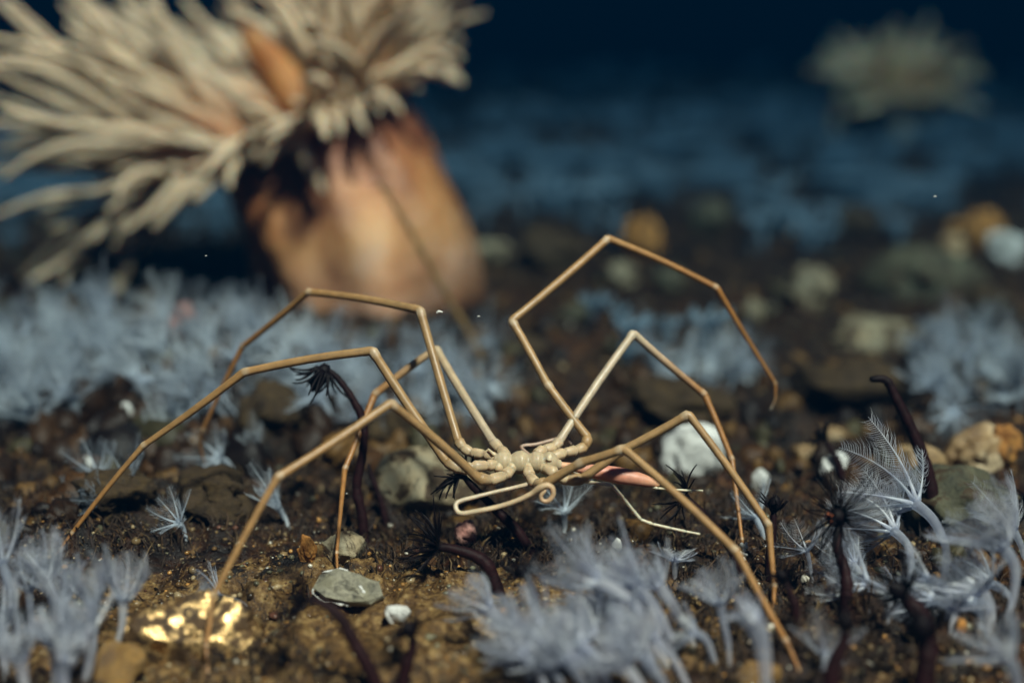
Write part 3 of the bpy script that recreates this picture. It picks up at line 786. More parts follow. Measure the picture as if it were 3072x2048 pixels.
# ------------------------------------------------------------------ anemones
def anemone(name, base, profile, top, normal, disc_r, n_tent, length_fn, rad_fn, label, cols, mouth=True, seed=1, group=None, ncol=28):
    rr = random.Random(seed)
    root = empty(name, base)
    # column: rings (t along base->top, radius)
    axis = top - base
    mb = MB(); ctr, rad, col = [], [], []
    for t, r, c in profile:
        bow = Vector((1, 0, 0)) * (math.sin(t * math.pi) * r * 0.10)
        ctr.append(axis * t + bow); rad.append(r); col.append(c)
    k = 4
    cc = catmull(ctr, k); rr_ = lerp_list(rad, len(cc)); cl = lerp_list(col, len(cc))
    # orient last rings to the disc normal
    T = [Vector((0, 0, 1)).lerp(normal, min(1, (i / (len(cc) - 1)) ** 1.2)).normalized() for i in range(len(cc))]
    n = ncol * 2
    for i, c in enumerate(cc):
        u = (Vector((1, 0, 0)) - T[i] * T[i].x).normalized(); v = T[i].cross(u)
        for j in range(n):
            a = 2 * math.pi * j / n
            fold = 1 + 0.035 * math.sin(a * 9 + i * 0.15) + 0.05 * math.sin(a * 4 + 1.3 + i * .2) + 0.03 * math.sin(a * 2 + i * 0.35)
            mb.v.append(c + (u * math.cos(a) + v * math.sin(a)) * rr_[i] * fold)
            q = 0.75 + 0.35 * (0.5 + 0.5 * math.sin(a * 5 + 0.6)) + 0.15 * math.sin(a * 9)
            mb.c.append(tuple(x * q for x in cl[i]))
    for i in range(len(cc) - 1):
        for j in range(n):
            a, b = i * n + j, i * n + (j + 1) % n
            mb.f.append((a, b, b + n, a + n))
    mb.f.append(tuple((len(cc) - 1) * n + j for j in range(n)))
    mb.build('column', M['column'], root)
    # oral disc
    u = (Vector((1, 0, 0)) - normal * normal.x).normalized(); v = normal.cross(u)
    C0 = top - base
    dm = MB(); N = 32
    for i, (q, z) in enumerate(((1.03, -0.10), (1.06, 0.0), (0.98, 0.06), (0.7, 0.04), (0.35, 0.10), (0.02, 0.08))):
        for j in range(N):
            a = 2 * math.pi * j / N
            dm.v.append(C0 + (u * math.cos(a) + v * math.sin(a)) * disc_r * q * (1 + 0.03 * math.sin(5 * a)) + normal * disc_r * z); dm.c.append(cols['disc'])
    for i in range(5):
        for j in range(N):
            a, b = i * N + j, i * N + (j + 1) % N
            dm.f.append((a, b, b + N, a + N))
    disc = dm.build('oral_disc', M['anemone'], root)
    if mouth:
        m2 = MB(); h = disc_r
        pts = [C0 + normal * h * t + u * (-h * 0.20 * t) for t in (0.0, 0.22, 0.45, 0.68, 0.85, 0.94)]
        m2.tube(pts, [h * .24, h * .21, h * .17, h * .16, h * .13, h * .06], 18, [(0.55, 0.24, 0.08), (0.60, 0.27, 0.09), (0.62, 0.27, 0.08), (0.58, 0.20, 0.04), (0.66, 0.30, 0.09), (0.4, 0.12, 0.03)], round_end=True)
        m2.build('mouth', M['anemone'], disc)['label'] = 'bright orange swollen mouth'
    for i in range(n_tent):
        a = 2 * math.pi * (i * 0.381966 % 1.0)
        f = math.sqrt((i + 0.5) / n_tent)             # 0 centre .. 1 rim
        ring = 0.52 + 0.50 * f if mouth else 0.15 + 0.87 * f
        radial = u * math.cos(a) + v * math.sin(a)
        if mouth and f < 0.74 and radial.y < 0.15 and -0.62 < radial.x < 0.22: continue      # the mouth stands free here
        lift = R((24 + 80 * f ** 1.7) * (1 - 0.22 * max(0, radial.x)) + rr.uniform(-13, 13))
        side = normal.cross(radial)
        d0 = (normal * math.cos(lift) + radial * math.sin(lift) + side * rr.uniform(-.22, .22)).normalized()
        L, curl = length_fn(radial, f, rr)
        p = C0 + radial * disc_r * ring + normal * disc_r * 0.02
        pts = [p - d0 * L * 0.04]
        d = d0
        steps = 9
        bend = Vector((rr.uniform(-1, 1), rr.uniform(-1, 1), rr.uniform(-.8, 1))) * 0.15 + curl * 0.11
        bend2 = Vector((rr.uniform(-1, 1), rr.uniform(-1, 1), rr.uniform(-1.2, .8))) * 0.16
        for s in range(steps):
            if s == 5: bend = bend2 + Vector((0, 0, -0.06 * f))
            pts.append(pts[-1] + d * (L / steps))
            d = (d + bend + Vector((rr.uniform(-1, 1), rr.uniform(-1, 1), rr.uniform(-1, 1))) * 0.05).normalized()
        r0 = rad_fn(f, rr, L)
        prof = [r0 * x for x in (1.2, 1.15, 1.08, 1.0, .92, .83, .72, .60, .47, .32)]
        c0, c1 = cols['root'], cols['tip']
        sh = rr.uniform(0.82, 1.15)
        cs = [tuple((x + (y - x) * min(1, s / 4.2)) * sh for x, y in zip(c0, c1)) for s in range(10)]
        tm = MB(); tm.tube(pts, prof, 8, cs, round_end=True)
        tm.build('tentacle', M['anemone'], disc)
    tag(root, label, 'sea anemone', group)
    return root

AD = ground_depth(1100, 955) + 0.09
ab = P(1100, 905, AD); ab = onground(ab.x, ab.y, -0.004)
atop = P(925, 352, AD)
k = AD / FPX
anorm = (Vector((1, 0, 0)) * -0.36 + UPV * 0.90 - FWD * 0.26).normalized()
def near_len(radial, f, rr):
    left = 0.5 - 0.5 * radial.x
    L = (150 + 540 * left ** 1.1) * (0.75 + 0.45 * (1 - abs(f - 0.6))) * rr.uniform(0.82, 1.15)
    if f < 0.75: L = max(L, 540 * (1 - .25 * max(0, radial.x)) * rr.uniform(.85, 1.15))
    if radial.y < -0.3 and f > 0.7: L *= 0.62
    return L * k, Vector((-0.8 * left, 0, 0.4 if f < 0.8 else -0.25))
anemone('sea_anemone', ab,
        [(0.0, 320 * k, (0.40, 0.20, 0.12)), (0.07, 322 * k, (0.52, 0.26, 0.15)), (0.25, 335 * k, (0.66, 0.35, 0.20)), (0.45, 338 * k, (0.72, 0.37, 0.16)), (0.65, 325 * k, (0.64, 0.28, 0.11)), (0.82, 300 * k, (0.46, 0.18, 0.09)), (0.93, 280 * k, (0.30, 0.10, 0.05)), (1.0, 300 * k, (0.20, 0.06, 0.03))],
        atop, anorm, 325 * k, 298, near_len, lambda f, rr, L: (19 + 8 * rr.random()) * k * (0.9 + 0.25 * (1 - f)),
        'large orange anemone with long beige tentacles rising behind the left polyp field',
        {'disc': (0.36, 0.13, 0.03), 'root': (0.56, 0.22, 0.07), 'tip': (0.70, 0.53, 0.36)}, seed=4)

FD = ground_depth(2690, 395)
fb = P(2690, 395, FD); fb = onground(fb.x, fb.y, -0.005)
kf = FD / FPX
ftop = P(2680, 290, FD)
def far_len(radial, f, rr):
    return (155 * rr.uniform(0.6, 1.5) * (1.15 - .5 * f) + 40 * abs(radial.x)) * kf, Vector((rr.uniform(-.6, .6), 0, 0.5))
anemone('sea_anemone', fb, [(0.0, 125 * kf, (0.24, 0.18, 0.11)), (0.3, 110 * kf, (0.24, 0.18, 0.11)), (0.7, 95 * kf, (0.22, 0.16, 0.10)), (1.0, 120 * kf, (0.24, 0.16, 0.08))],
        ftop, (UPV * 0.95 + Vector((0.02, 0, 0)) - FWD * 0.35).normalized(), 84 * kf, 110, far_len, lambda f, rr, L: (15 + 6 * rr.random()) * kf,
        'distant olive beige anemone blurred at the top right', {'disc': (0.26, 0.18, 0.09), 'root': (0.50, 0.34, 0.18), 'tip': (0.86, 0.60, 0.37)}, mouth=False, seed=9, ncol=14)

# ------------------------------------------------------------------ dark stalked polyps
MAR, BLK = (0.014, 0.0035, 0.004), (0.004, 0.002, 0.003)
def dark_polyp(chain, foot, head_dir, label, head_r=20, stalk_r=16, tl=95, nt=26, spread=75, oral=False, cup=1.2, name='stalked_polyp', thread_r=2.0, sweep=None, seed=0, cat='polyp', head=True, red=MAR):
    """chain: (px, py, depth offset from the foot) from the head down; foot: where the stalk meets the seabed"""
    rr = random.Random(seed * 7 + 1)
    fd = ground_depth(*foot); ft = P(*foot, fd); ft = onground(ft.x, ft.y)
    root = empty(name, ft)
    s = fd / FPX
    pts = [P(a, b, fd + o) - ft for a, b, o in chain] + [Vector((0, 0, -0.003))]
    pp = catmull(pts, 6)
    mb = MB()
    tap = lerp_list([0.5, 0.72, 0.88, 1.0, 1.05], len(pp))
    rad = [stalk_r * s * t * (1 + 0.10 * rr.uniform(-1, 1)) for t in tap]
    cs = lerp_list([BLK, red, red, tuple(x * 1.25 for x in red), red], len(pp))
    mb.tube(pp, rad, 12, cs, round_end=False)
    mb.ball(pp[0], rad[0] * 1.02, BLK, 10)
    mb.build('stalk', M['dark'], root)
    if head:
        hd = (Vector((1, 0, 0)) * head_dir[0] + UPV * head_dir[1] + FWD * head_dir[2]).normalized()
        h0 = pp[0]
        hr = head_r * s * 0.78
        hm = MB()
        hpts = [h0 - hd * hr * .6, h0, h0 + hd * hr * .5, h0 + hd * hr * cup, h0 + hd * hr * (cup + .5), h0 + hd * hr * (cup + .85)]
        hm.tube(hpts, [hr * .45, hr * .8, hr * 1.0, hr * .9, hr * .6, hr * .2], 14, BLK, round_end=True)
        head_o = hm.build('head', M['dark'], root)
        ref = Vector((0, 0, 1)) if abs(hd.z) < .9 else Vector((1, 0, 0))
        u = hd.cross(ref).normalized(); v = hd.cross(u)
        tm = MB()
        for i in range(nt):
            a = 2 * math.pi * (i + rr.uniform(-.3, .3)) / nt
            rd = u * math.cos(a) + v * math.sin(a)
            sp = R(spread + rr.uniform(-22, 22))
            d = (hd * math.cos(sp) + rd * math.sin(sp)).normalized()
            L = tl * s * rr.uniform(.65, 1.15)
            q = h0 + rd * hr * 0.95 + hd * hr * 0.25
            ps = [q]
            curl = (hd * rr.uniform(-.10, .16) + Vector((rr.uniform(-1, 1), rr.uniform(-1, 1), rr.uniform(-1, 1))) * .10)
            if sweep: curl = curl + (Vector((1, 0, 0)) * sweep[0] + UPV * sweep[1]) * .12
            for kk in range(7):
                ps.append(ps[-1] + d * L / 7); d = (d + curl).normalized()
            tm.tube(ps, [thread_r * 1.45 * s * w for w in (1.3, 1.15, 1.05, 1, .95, .85, .75, .5)], 5, BLK)
        tm.build('tentacle_crown', M['thread'], head_o)
        if oral:
            om = MB(); tip = MB()
            for i in range(34):
                a = rr.uniform(0, 6.28); q = rr.uniform(.1, .95)
                st = h0 + hd * hr * (cup + .6 - .5 * q) + (u * math.cos(a) + v * math.sin(a)) * hr * q * .9
                d = (hd + (u * math.cos(a) + v * math.sin(a)) * q * .9).normalized()
                e = st + d * hr * rr.uniform(.35, .6)
                om.tube([st, e], [3.2 * s, 3.4 * s], 6, BLK, round_end=True)
                if i % 3 == 0: tip.ball(e, 3.6 * s, (0.50, 0.14, 0.06), 6)
            om.build('oral_tentacle_cluster', M['dark'], head_o)
            tip.build('orange_tips', M['thread'], head_o)['kind'] = 'stuff'
    tag(root, label, cat, 'dark stalked polyps')
    return root

dark_polyp([(2522, 1548, .006), (2516, 1600, .006), (2512, 1640, .005), (2532, 1700, .004), (2540, 1760, .002)], (2535, 1850), (-.8, .10, -.45),
           'dark polyp with radiating threads and orange tipped mouth right of the spider', 32, 19, 150, 40, 84, True, 1.0, thread_r=1.6, seed=1)
dark_polyp([(2705, 1775, .0), (2730, 1810, 0), (2770, 1860, 0)], (2790, 1960), (-.75, .45, -.3), 'dark polyp in front of the arching white polyps, threads pointing up', 32, 30, 130, 26, 62, thread_r=2.2, seed=2, sweep=(-.2, 1))
dark_polyp([(2472, 1312, 0), (2490, 1345, 0), (2515, 1390, 0)], (2535, 1450), (-.6, .5, 0), 'small blurred dark polyp behind the one with radiating threads', 20, 12, 45, 18, 60, thread_r=2.4, seed=3)
dark_polyp([(2618, 1137, .0), (2660, 1142, 0), (2690, 1200, 0), (2735, 1290, 0), (2775, 1390, 0), (2795, 1480, 0)], (2805, 1610), (-1, .1, 0), 'tall dark maroon bent tube standing before the tan stones', stalk_r=20, name='tube_worm', cat='tube', head=False, seed=4)
dark_polyp([(1315, 1640, .0), (1355, 1645, 0), (1420, 1665, 0), (1465, 1700, 0)], (1500, 1775), (-.85, .25, -.1), 'dark polyp with threads fanned to the left below the folded oviger', 20, 20, 130, 34, 58, thread_r=2.1, seed=5, sweep=(-.4, .3))
dark_polyp([(915, 1800, .0), (965, 1808, 0), (1020, 1850, 0), (1060, 1920, 0), (1100, 1990, 0)], (1150, 2075), (-.8, .25, -.2), 'dark maroon polyp leaning left across the shell fragment', 28, 22, 115, 30, 65, thread_r=2.3, seed=6, sweep=(0, -.3))
dark_polyp([(1232, 1895, .0), (1238, 1940, 0), (1222, 1990, 0)], (1195, 2080), (-.45, .7, -.4), 'short dark polyp with bristly head right of the leaning maroon one', 24, 20, 62, 36, 55, thread_r=2.0, seed=7)
dark_polyp([(975, 1105, .0), (1010, 1130, 0), (1060, 1200, 0), (1090, 1270, 0), (1088, 1360, 0), (1070, 1460, 0), (1085, 1540, 0)], (1095, 1620), (-.5, -.9, 0), 'drooping dark polyp behind the left spider legs', 30, 15, 100, 20, 35, cup=2.4, thread_r=2.6, seed=8, sweep=(0, .8))
dark_polyp([(1105, 1395, .0), (1120, 1440, 0), (1145, 1510, 0)], (1165, 1580), (-.2, 1, 0), 'thin dark side stem beside the drooping dark polyp', 10, 11, 25, 8, 40, seed=9, head=False, name='polyp_stem', cat='stem')
dark_polyp([(1388, 1425, .0), (1430, 1470, 0), (1500, 1540, 0), (1550, 1590, 0)], (1600, 1650), (-.6, .6, 0), 'dark feathery polyp just under the left coxae of the spider', 24, 17, 95, 34, 75, thread_r=2.2, seed=10, sweep=(-.2, -.6))
dark_polyp([(2058, 1490, .0), (2090, 1520, 0), (2130, 1565, 0), (2190, 1640, 0)], (2230, 1725), (-.7, .3, 0), 'dark polyp behind the tip of the proboscis', 20, 14, 95, 24, 70, thread_r=2.0, seed=11, sweep=(-.2, -.4))
dark_polyp([(2322, 1525, .0), (2318, 1580, 0), (2312, 1650, 0)], (2308, 1735), (.1, 1, -.3), 'dark polyp with closed round head behind the right front knee', 26, 15, 40, 14, 45, seed=12)
dark_polyp([(2352, 1735, .0), (2368, 1775, 0), (2385, 1820, 0)], (2395, 1890), (-.5, .7, -.3), 'small dark polyp right of the vertical right leg', 20, 14, 62, 18, 50, thread_r=1.8, seed=13)
dark_polyp([(1568, 1722, .0), (1590, 1745, 0), (1600, 1780, 0)], (1612, 1830), (-.3, .8, -.4), 'dark bristly polyp at the upper edge of the central white clump', 22, 13, 90, 30, 70, thread_r=1.7, seed=14, sweep=(.3, .5))
dark_polyp([(2535, 1880, .0), (2530, 1930, 0), (2500, 2000, 0)], (2480, 2110), (-.1, 1, -.4), 'blurred dark stalk nearest the lens right of the front foot', 34, 26, 40, 16, 40, seed=15)
dark_polyp([(2765, 1900, .0), (2780, 1960, 0), (2775, 2030, 0)], (2760, 2120), (-.2, 1, -.4), 'broad blurred dark polyp at the bottom right', 44, 34, 60, 22, 45, seed=16)
dark_polyp([(3095, 1500, .0), (3110, 1560, 0)], (3120, 1640), (-.9, .4, 0), 'dark polyp at the right edge with only its threads in view', 22, 16, 120, 24, 75, seed=17)
dark_polyp([(52, 860, .0), (60, 900, 0)], (68, 960), (-.2, 1, 0), 'blurred dark polyp at the far left edge of the polyp field', 22, 18, 60, 14, 40, seed=18)

# two thin brown stalks before the anemone column
def stalk(pxs, foot, r, label):
    fd = ground_depth(*foot); ft = P(*foot, fd); ft = onground(ft.x, ft.y)
    mb = MB(); pts = [P(a, b, fd) - ft for a, b in pxs] + [Vector((0, 0, -.003))]
    pp = catmull(pts, 5); s = fd / FPX
    mb.tube(pp, lerp_list([r * .7 * s, r * s, r * 1.15 * s], len(pp)), 8, (1, 1, 1), round_end=False)
    for i in range(2, len(pp) - 3, 4):        # short side buds
        sd_ = Vector((random.choice((-1, 1)) * .7, -.3, .5)).normalized()
        mb.tube([pp[i], pp[i] + sd_ * r * 2.2 * s], [r * .5 * s, r * .6 * s], 6, (1, 1, 1), round_end=True)
    o = mb.build('brown_stalk', M['stalk']); o.location = ft
    tag(o, label, 'stalk', 'thin brown stalks')
stalk([(1135, 545), (1200, 640), (1270, 760), (1330, 870), (1390, 970)], (1450, 1075), 9, 'long thin brown stalk leaning across the right side of the anemone column')
stalk([(1072, 700), (1090, 770), (1112, 840)], (1140, 925), 11, 'short thin brown stalk low on the anemone column')

# ------------------------------------------------------------------ white feather polyps
def feather(mb, p, d, L, r, bend, npin, pin, rr, plane):
    """a tapering tentacle with a comb of pinnules down both sides"""
    pts = [p]; ds = [d]
    for i in range(8):
        pts.append(pts[-1] + d * (L / 8)); d = (d + bend).normalized(); ds.append(d)
    mb.tube(pts, [r * x for x in (1.9, 1.3, .9, .66, .52, .44, .36, .27, .15)], 6, [(1.25 - .05 * q,) * 3 for q in range(9)])
    for i in range(npin):
        t = 0.16 + 0.82 * i / npin
        f = t * 8; a = int(min(f, 7)); q = pts[a].lerp(pts[a + 1], f - a); dd = ds[a]
        side = dd.cross(plane)
        if side.length < 1e-6: continue
        side.normalize()
        l = pin * (0.55 + 0.9 * math.sin(min(1, t * 1.15) * math.pi) * .55) * rr.uniform(.8, 1.2)
        for sg in (-1, 1):
            e = (side * sg + dd * .45 + plane * rr.uniform(.0, .5)).normalized()
            m_ = q + e * l * .55
            mb.cone(q, m_, m_ + (e + dd * .5 + bend * 2).normalized() * l * .5, r * .20)

def polyp_parts(stalk_pts, r0, r1, tent_L, nt, rr, sweep=Vector((0, 0, 0)), open_=50, npin=15, scale=1.0):
    """returns (stalk builder, list of tentacle builders); points are local"""
    pp = catmull(stalk_pts, 6)
    sm = MB()
    rad = [r0 + (r1 - r0) * (i / (len(pp) - 1)) ** 1.4 for i in range(len(pp))]
    sm.tube(pp, rad, 12, lerp_list([(1.35, 1.3, 1.22), (1.15, 1.12, 1.1), (.9, .92, .95), (.95, .97, 1.0)], len(pp)), round_end=True)
    top = pp[-1]; ax = (pp[-1] - pp[-3]).normalized()
    ref = Vector((0, 1, 0)) if abs(ax.y) < .9 else Vector((1, 0, 0))
    u = ax.cross(ref).normalized(); v = ax.cross(u)
    out = []
    for i in range(nt):
        a = 2 * math.pi * (i + rr.uniform(-.18, .18)) / nt
        rd = u * math.cos(a) + v * math.sin(a)
        sp = R(open_ + rr.uniform(-14, 14))
        d = (ax * math.cos(sp) + rd * math.sin(sp)).normalized()
        tm = MB()
        feather(tm, top + rd * r1 * .62, d, tent_L * rr.uniform(.7, 1.25), r1 * .26, rd * rr.uniform(-.14, .14) + sweep * rr.uniform(.08, .18), npin, tent_L * .33, rr, (ax * .7 + rd * -.5).normalized())
        out.append(tm)
    return sm, out

def near_polyp(foot, chain, label, group, r=26, tl=110, nt=8, sweep=(0, 0), open_=50, seed=0, npin=15, back=0.0):
    """a polyp close enough to show its parts; chain: (px, py) from the foot up"""
    rr = random.Random(seed * 13 + 5)
    fd = ground_depth(*foot); ft = P(*foot, fd); ft = onground(ft.x, ft.y)
    s = fd / FPX
    lean = rr.uniform(-.004, .004) + back
    pts = [Vector((0, 0, -.002))] + [P(a, b, fd + lean * (i + 1) / len(chain)) - ft for i, (a, b) in enumerate(chain)]
    root = empty('feather_polyp', ft)
    sw = Vector((1, 0, 0)) * sweep[0] + UPV * sweep[1]
    sm, ts = polyp_parts(pts, r * .28 * s, r * .62 * s, tl * 1.32 * s, nt, rr, sw, open_, int(npin * 1.5))
    sm.build('stalk', M['jelly'], root)
    for t in ts: t.build('tentacle', M['jelly_fine'], root)
    tag(root, label, 'polyp', group)

GC = 'milky polyps of the central clump'
cl = random.Random(77)
# the tall ones that can be told apart
near_polyp((2005, 1995), [(1960, 1900), (1890, 1800), (1790, 1740)], 'tall milky polyp reaching to the top left of the central clump', GC, 34, 150, 8, (-.3, .6), 45, 1)
near_polyp((2030, 1960), [(2000, 1880), (1950, 1800), (1905, 1750)], 'tall milky polyp second from the top of the central clump', GC, 34, 140, 8, (-.3, .5), 40, 2)
near_polyp((2190, 1990), [(2185, 1930), (2170, 1860), (2160, 1810)], 'milky polyp with upright fan standing right of the central clump', GC, 24, 115, 8, (-.4, .2), 48, 3)
near_polyp((2300, 2075), [(2295, 1990), (2280, 1900), (2250, 1850)], 'thick milky finger shaped polyp right behind the front right leg', GC, 58, 50, 8, (-.3, -.2), 40, 4, 8)
near_polyp((1660, 2010), [(1610, 1960), (1550, 1925)], 'milky polyp at the left tip of the central clump', GC, 30, 110, 8, (-.6, .2), 62, 5)
near_polyp((2025, 1735), [(2025, 1705), (2025, 1680)], 'small star shaped white polyp standing alone between the right legs', GC, 22, 62, 9, (0, .2), 72, 6, 10)
near_polyp((2150, 1985), [(2120, 1920), (2080, 1895)], 'milky polyp with open rings beside the front right leg', GC, 28, 70, 8, (-.3, -.2), 60, 7)
for i in range(24):
    fx = cl.uniform(1570, 2090); fy = cl.uniform(1900, 2130) if fx > 1680 else cl.uniform(1950, 2130)
    ln = cl.uniform(95, 180)
    near_polyp((fx, fy), [(fx - ln * .28, fy - ln * .5), (fx - ln * .62, fy - ln * cl.uniform(.8, 1.0))], 'crowded milky polyp in the %s %s of the central bottom clump' % ('front' if fy > 2040 else 'back', 'left' if fx < 1740 else 'middle' if fx < 1920 else 'right'), 'crowded milky polyps of the central clump',
               cl.uniform(24, 38), cl.uniform(85, 130), 8, (-.35, .45), cl.uniform(38, 58), 20 + i, 13)

GR = 'arching milky polyps on the right'
near_polyp((2795, 1860), [(2825, 1760), (2838, 1650), (2800, 1560), (2745, 1510)], 'largest arching milky polyp, crest curling left before the dark tube', GR, 30, 190, 9, (-1.0, -.1), 55, 61, 22, .035)
near_polyp((2720, 1850), [(2735, 1730), (2725, 1640), (2680, 1590)], 'second arching milky polyp, just right of the dark polyp with threads', GR, 26, 170, 9, (-1.0, -.1), 50, 62, 20, .035)
near_polyp((2640, 1840), [(2610, 1760), (2560, 1690)], 'thin milky polyp leaning left at the foot of the thread polyp', GR, 17, 120, 8, (-.6, .4), 35, 63, 14, .03)
near_polyp((2585, 1835), [(2575, 1780), (2550, 1720)], 'short milky polyp hugging the stalk of the thread polyp', GR, 16, 90, 8, (-.3, .5), 35, 64, 12, .03)
near_polyp((3010, 1890), [(3040, 1790), (3045, 1700), (3010, 1640)], 'milky polyp arching at the right edge', GR, 32, 170, 9, (-1.0, .1), 50, 65, 20)
near_polyp((2960, 1900), [(2970, 1830), (2940, 1770)], 'broad milky polyp between the two right arches', GR, 40, 120, 8, (-.8, .2), 55, 66, 14)
near_polyp((2850, 1900), [(2858, 1855), (2862, 1828)], 'small star shaped milky polyp at the foot of the right arches', GR, 20, 80, 9, (0, .1), 75, 67, 12)
near_polyp((3080, 1700), [(3065, 1640), (3040, 1590)], 'milky polyp cut by the right edge above the arches', GR, 22, 120, 8, (-.6, .4), 45, 68, 14)
near_polyp((2468, 2020), [(2475, 1985), (2478, 1960)], 'small milky star polyp left of the blurred dark stalk', GR, 22, 95, 8, (-.1, .4), 62, 69, 12)
near_polyp((2440, 1745), [(2430, 1690), (2420, 1650)], 'thin faint polyp between the right leg and the thread polyp', GR, 13, 85, 8, (-.2, .2), 60, 70, 10)
near_polyp((3060, 2110), [(3050, 2030), (3020, 1970)], 'blurred milky polyp in the bottom right corner', GR, 40, 110, 8, (-.3, .4), 50, 71, 12)

gr_ = random.Random(41)
for i in range(9):
    fx = 2600 + 55 * i + gr_.uniform(-25, 25); fy = gr_.uniform(1845, 1930); ln = gr_.uniform(70, 150)
    near_polyp((fx, fy), [(fx + ln * .12, fy - ln * .5), (fx - ln * .10, fy - ln * .85), (fx - ln * .45, fy - ln)], 'low milky polyp packed at the foot of the right arches, %s' % ('left part' if i < 3 else 'middle part' if i < 6 else 'right part'),
               'low milky polyps under the right arches', gr_.uniform(18, 30), gr_.uniform(80, 120), 8, (-.7, .2), gr_.uniform(40, 62), 140 + i, 14, .015)

GL = 'milky polyps in the bottom left corner'
ll = [((60, 1960), [(50, 1880), (35, 1780), (5, 1690)], 26, 130), ((95, 1930), [(92, 1850), (88, 1770)], 24, 120), ((170, 1930), [(165, 1850), (145, 1740)], 26, 120), ((190, 1990), [(195, 1900), (185, 1810)], 28, 110),
      ((280, 1960), [(285, 1880), (280, 1810)], 24, 110), ((335, 1960), [(365, 1880), (370, 1800)], 26, 115), ((250, 2060), [(270, 1960), (262, 1900)], 42, 100), ((160, 2080), [(170, 2000), (165, 1930)], 40, 90),
      ((200, 2110), [(190, 2030), (200, 1980)], 46, 90), ((80, 2100), [(70, 2030), (60, 1980)], 40, 100), ((20, 2040), [(10, 1960), (0, 1890)], 34, 110)]
words = ['tall milky polyp at the left edge of the corner clump', 'milky polyp second from the left edge in the corner clump', 'milky polyp topped highest in the middle of the corner clump', 'milky polyp with wide fan in the middle of the corner clump',
         'milky polyp left of the corner clump\'s outermost one', 'outermost right milky polyp of the corner clump, by the golden rock', 'thick milky polyp at the bottom, left of the golden pebble', 'thick milky polyp low in the corner clump', 'thick blurred milky polyp at the very bottom of the corner clump',
         'blurred milky polyp low at the left of the corner clump', 'milky polyp cut by the left edge low in the corner']
for i, ((ft, ch, r_, t_), w) in enumerate(zip(ll, words)):
    near_polyp(ft, ch, w, GL, r_, t_, 8, (-.15, .7), 40, 80 + i, 15)
near_polyp((745, 1835), [(735, 1815), (690, 1795), (655, 1790)], 'milky polyp lying along the top of the golden rock', 'lone milky polyps', 20, 90, 8, (-.4, .5), 65, 95, 12)

# mid-distance polyps: shared meshes, each still a thing of its own
variants = []
for k_ in range(12):
    rr = random.Random(300 + k_)
    lean = rr.uniform(.1, .35)
    sm, ts = polyp_parts([Vector((0, 0, -.05)), Vector((-.05 * lean, 0, .15)), Vector((-.35 * lean, rr.uniform(-.06, .06), .34)), Vector((-lean, rr.uniform(-.1, .1), .52))], .05, .10, rr.uniform(.75, 1.15), 8, rr, Vector((-.45 + rr.uniform(-.3, .5), rr.uniform(-.3, .3), rr.uniform(-.1, .5))), rr.choice((22, 40, 55, 70)), 14)
    for t in ts:
        off = len(sm.v); sm.v += t.v; sm.c += t.c; sm.f += [tuple(i + off for i in f) for f in t.f]
    me = sm.mesh('feather_polyp'); me.materials.append(M['jelly_mid']); variants.append(me)

def field(spots, label, group, seed, smin=.013, smax=.022):
    rr = random.Random(seed)
    for (a, b) in spots:
        g = G(a, b)
        o = link(bpy.data.objects.new('feather_polyp', rr.choice(variants)))
        o.location = onground(g.x, g.y)
        sc_ = rr.uniform(smin, smax); o.scale = (sc_, sc_, sc_ * rr.uniform(.9, 1.25))
        o.rotation_euler = (rr.uniform(-.4, .4), rr.uniform(-.45, .3), rr.uniform(-1.6, 1.6))
        tag(o, label(a, b) if callable(label) else label, 'polyp', group)

def left_label(a, b):
    row = 'front row' if b > 1205 else 'middle' if b > 1105 else 'back row'
    at = 'at the left edge' if a < 180 else 'off the longest leg' if a < 420 else 'beside the pinkish stone' if a < 640 else 'above the brown sponge lump'
    return 'white feathery polyp in the %s of left field, %s' % (row, at)
def behind_label(a, b):
    return 'pale blurred polyp %s in the patch behind the left spider legs' % (('low' if b > 1200 else 'high') + (' and to the left' if a < 1120 else ' in the middle' if a < 1310 else ' and to the right'))

fr = random.Random(5)
sp = []
while len(sp) < 118:
    a = fr.uniform(-40, 960); b = fr.uniform(1000, 1345)
    edge = 1250 + 65 * math.sin(a * .012 + .5) - (a > 640) * 20 + fr.uniform(-40, 40)
    if b < edge and not (690 < a < 900 and b > 1150): sp.append((a, b))
field(sp, left_label, 'white polyps of the left field', 1, .013, .024)
sp = [(fr.uniform(930, 1500), fr.uniform(1060, 1330)) for _ in range(40)]
field(sp, behind_label, 'pale polyps behind the left legs', 2, .014, .024)
for a, b, lab in [(300, 1480, 'white polyp bent under the outermost left leg'), (390, 1490, 'white polyp in the brown mat right of the outermost left leg'), (345, 1545, 'lowest white polyp in the brown mat by the outermost left leg'),
                  (700, 1420, 'white polyp at the right end of the brown mat'), (770, 1380, 'white polyp below the brown sponge lump'), (560, 1620, 'white polyp low in the brown mat'), (865, 1580, 'bluish white polyp left of the thin vertical leg'),
                  (460, 1350, 'white polyp right beside the outermost left leg\'s third bend'), (1690, 1600, 'tiny pale polyp below the coiled oviger'), (2290, 1620, 'small white polyp between the two right feet')]:
    field([(a, b)], lab, 'lone white polyps', a, .013, .019)
sp = [(fr.uniform(2780, 3110), fr.uniform(1030, 1270)) for _ in range(26)]
field(sp, lambda a, b: 'bluish polyp in the %s %s of the blurred right edge patch' % ('upper' if b < 1150 else 'lower', 'left' if a < 2890 else 'middle' if a < 3000 else 'right'), 'blurred polyps at the right edge', 3, .016, .027)
sp = [(fr.uniform(1950, 2300), fr.uniform(1060, 1180)) for _ in range(16)]
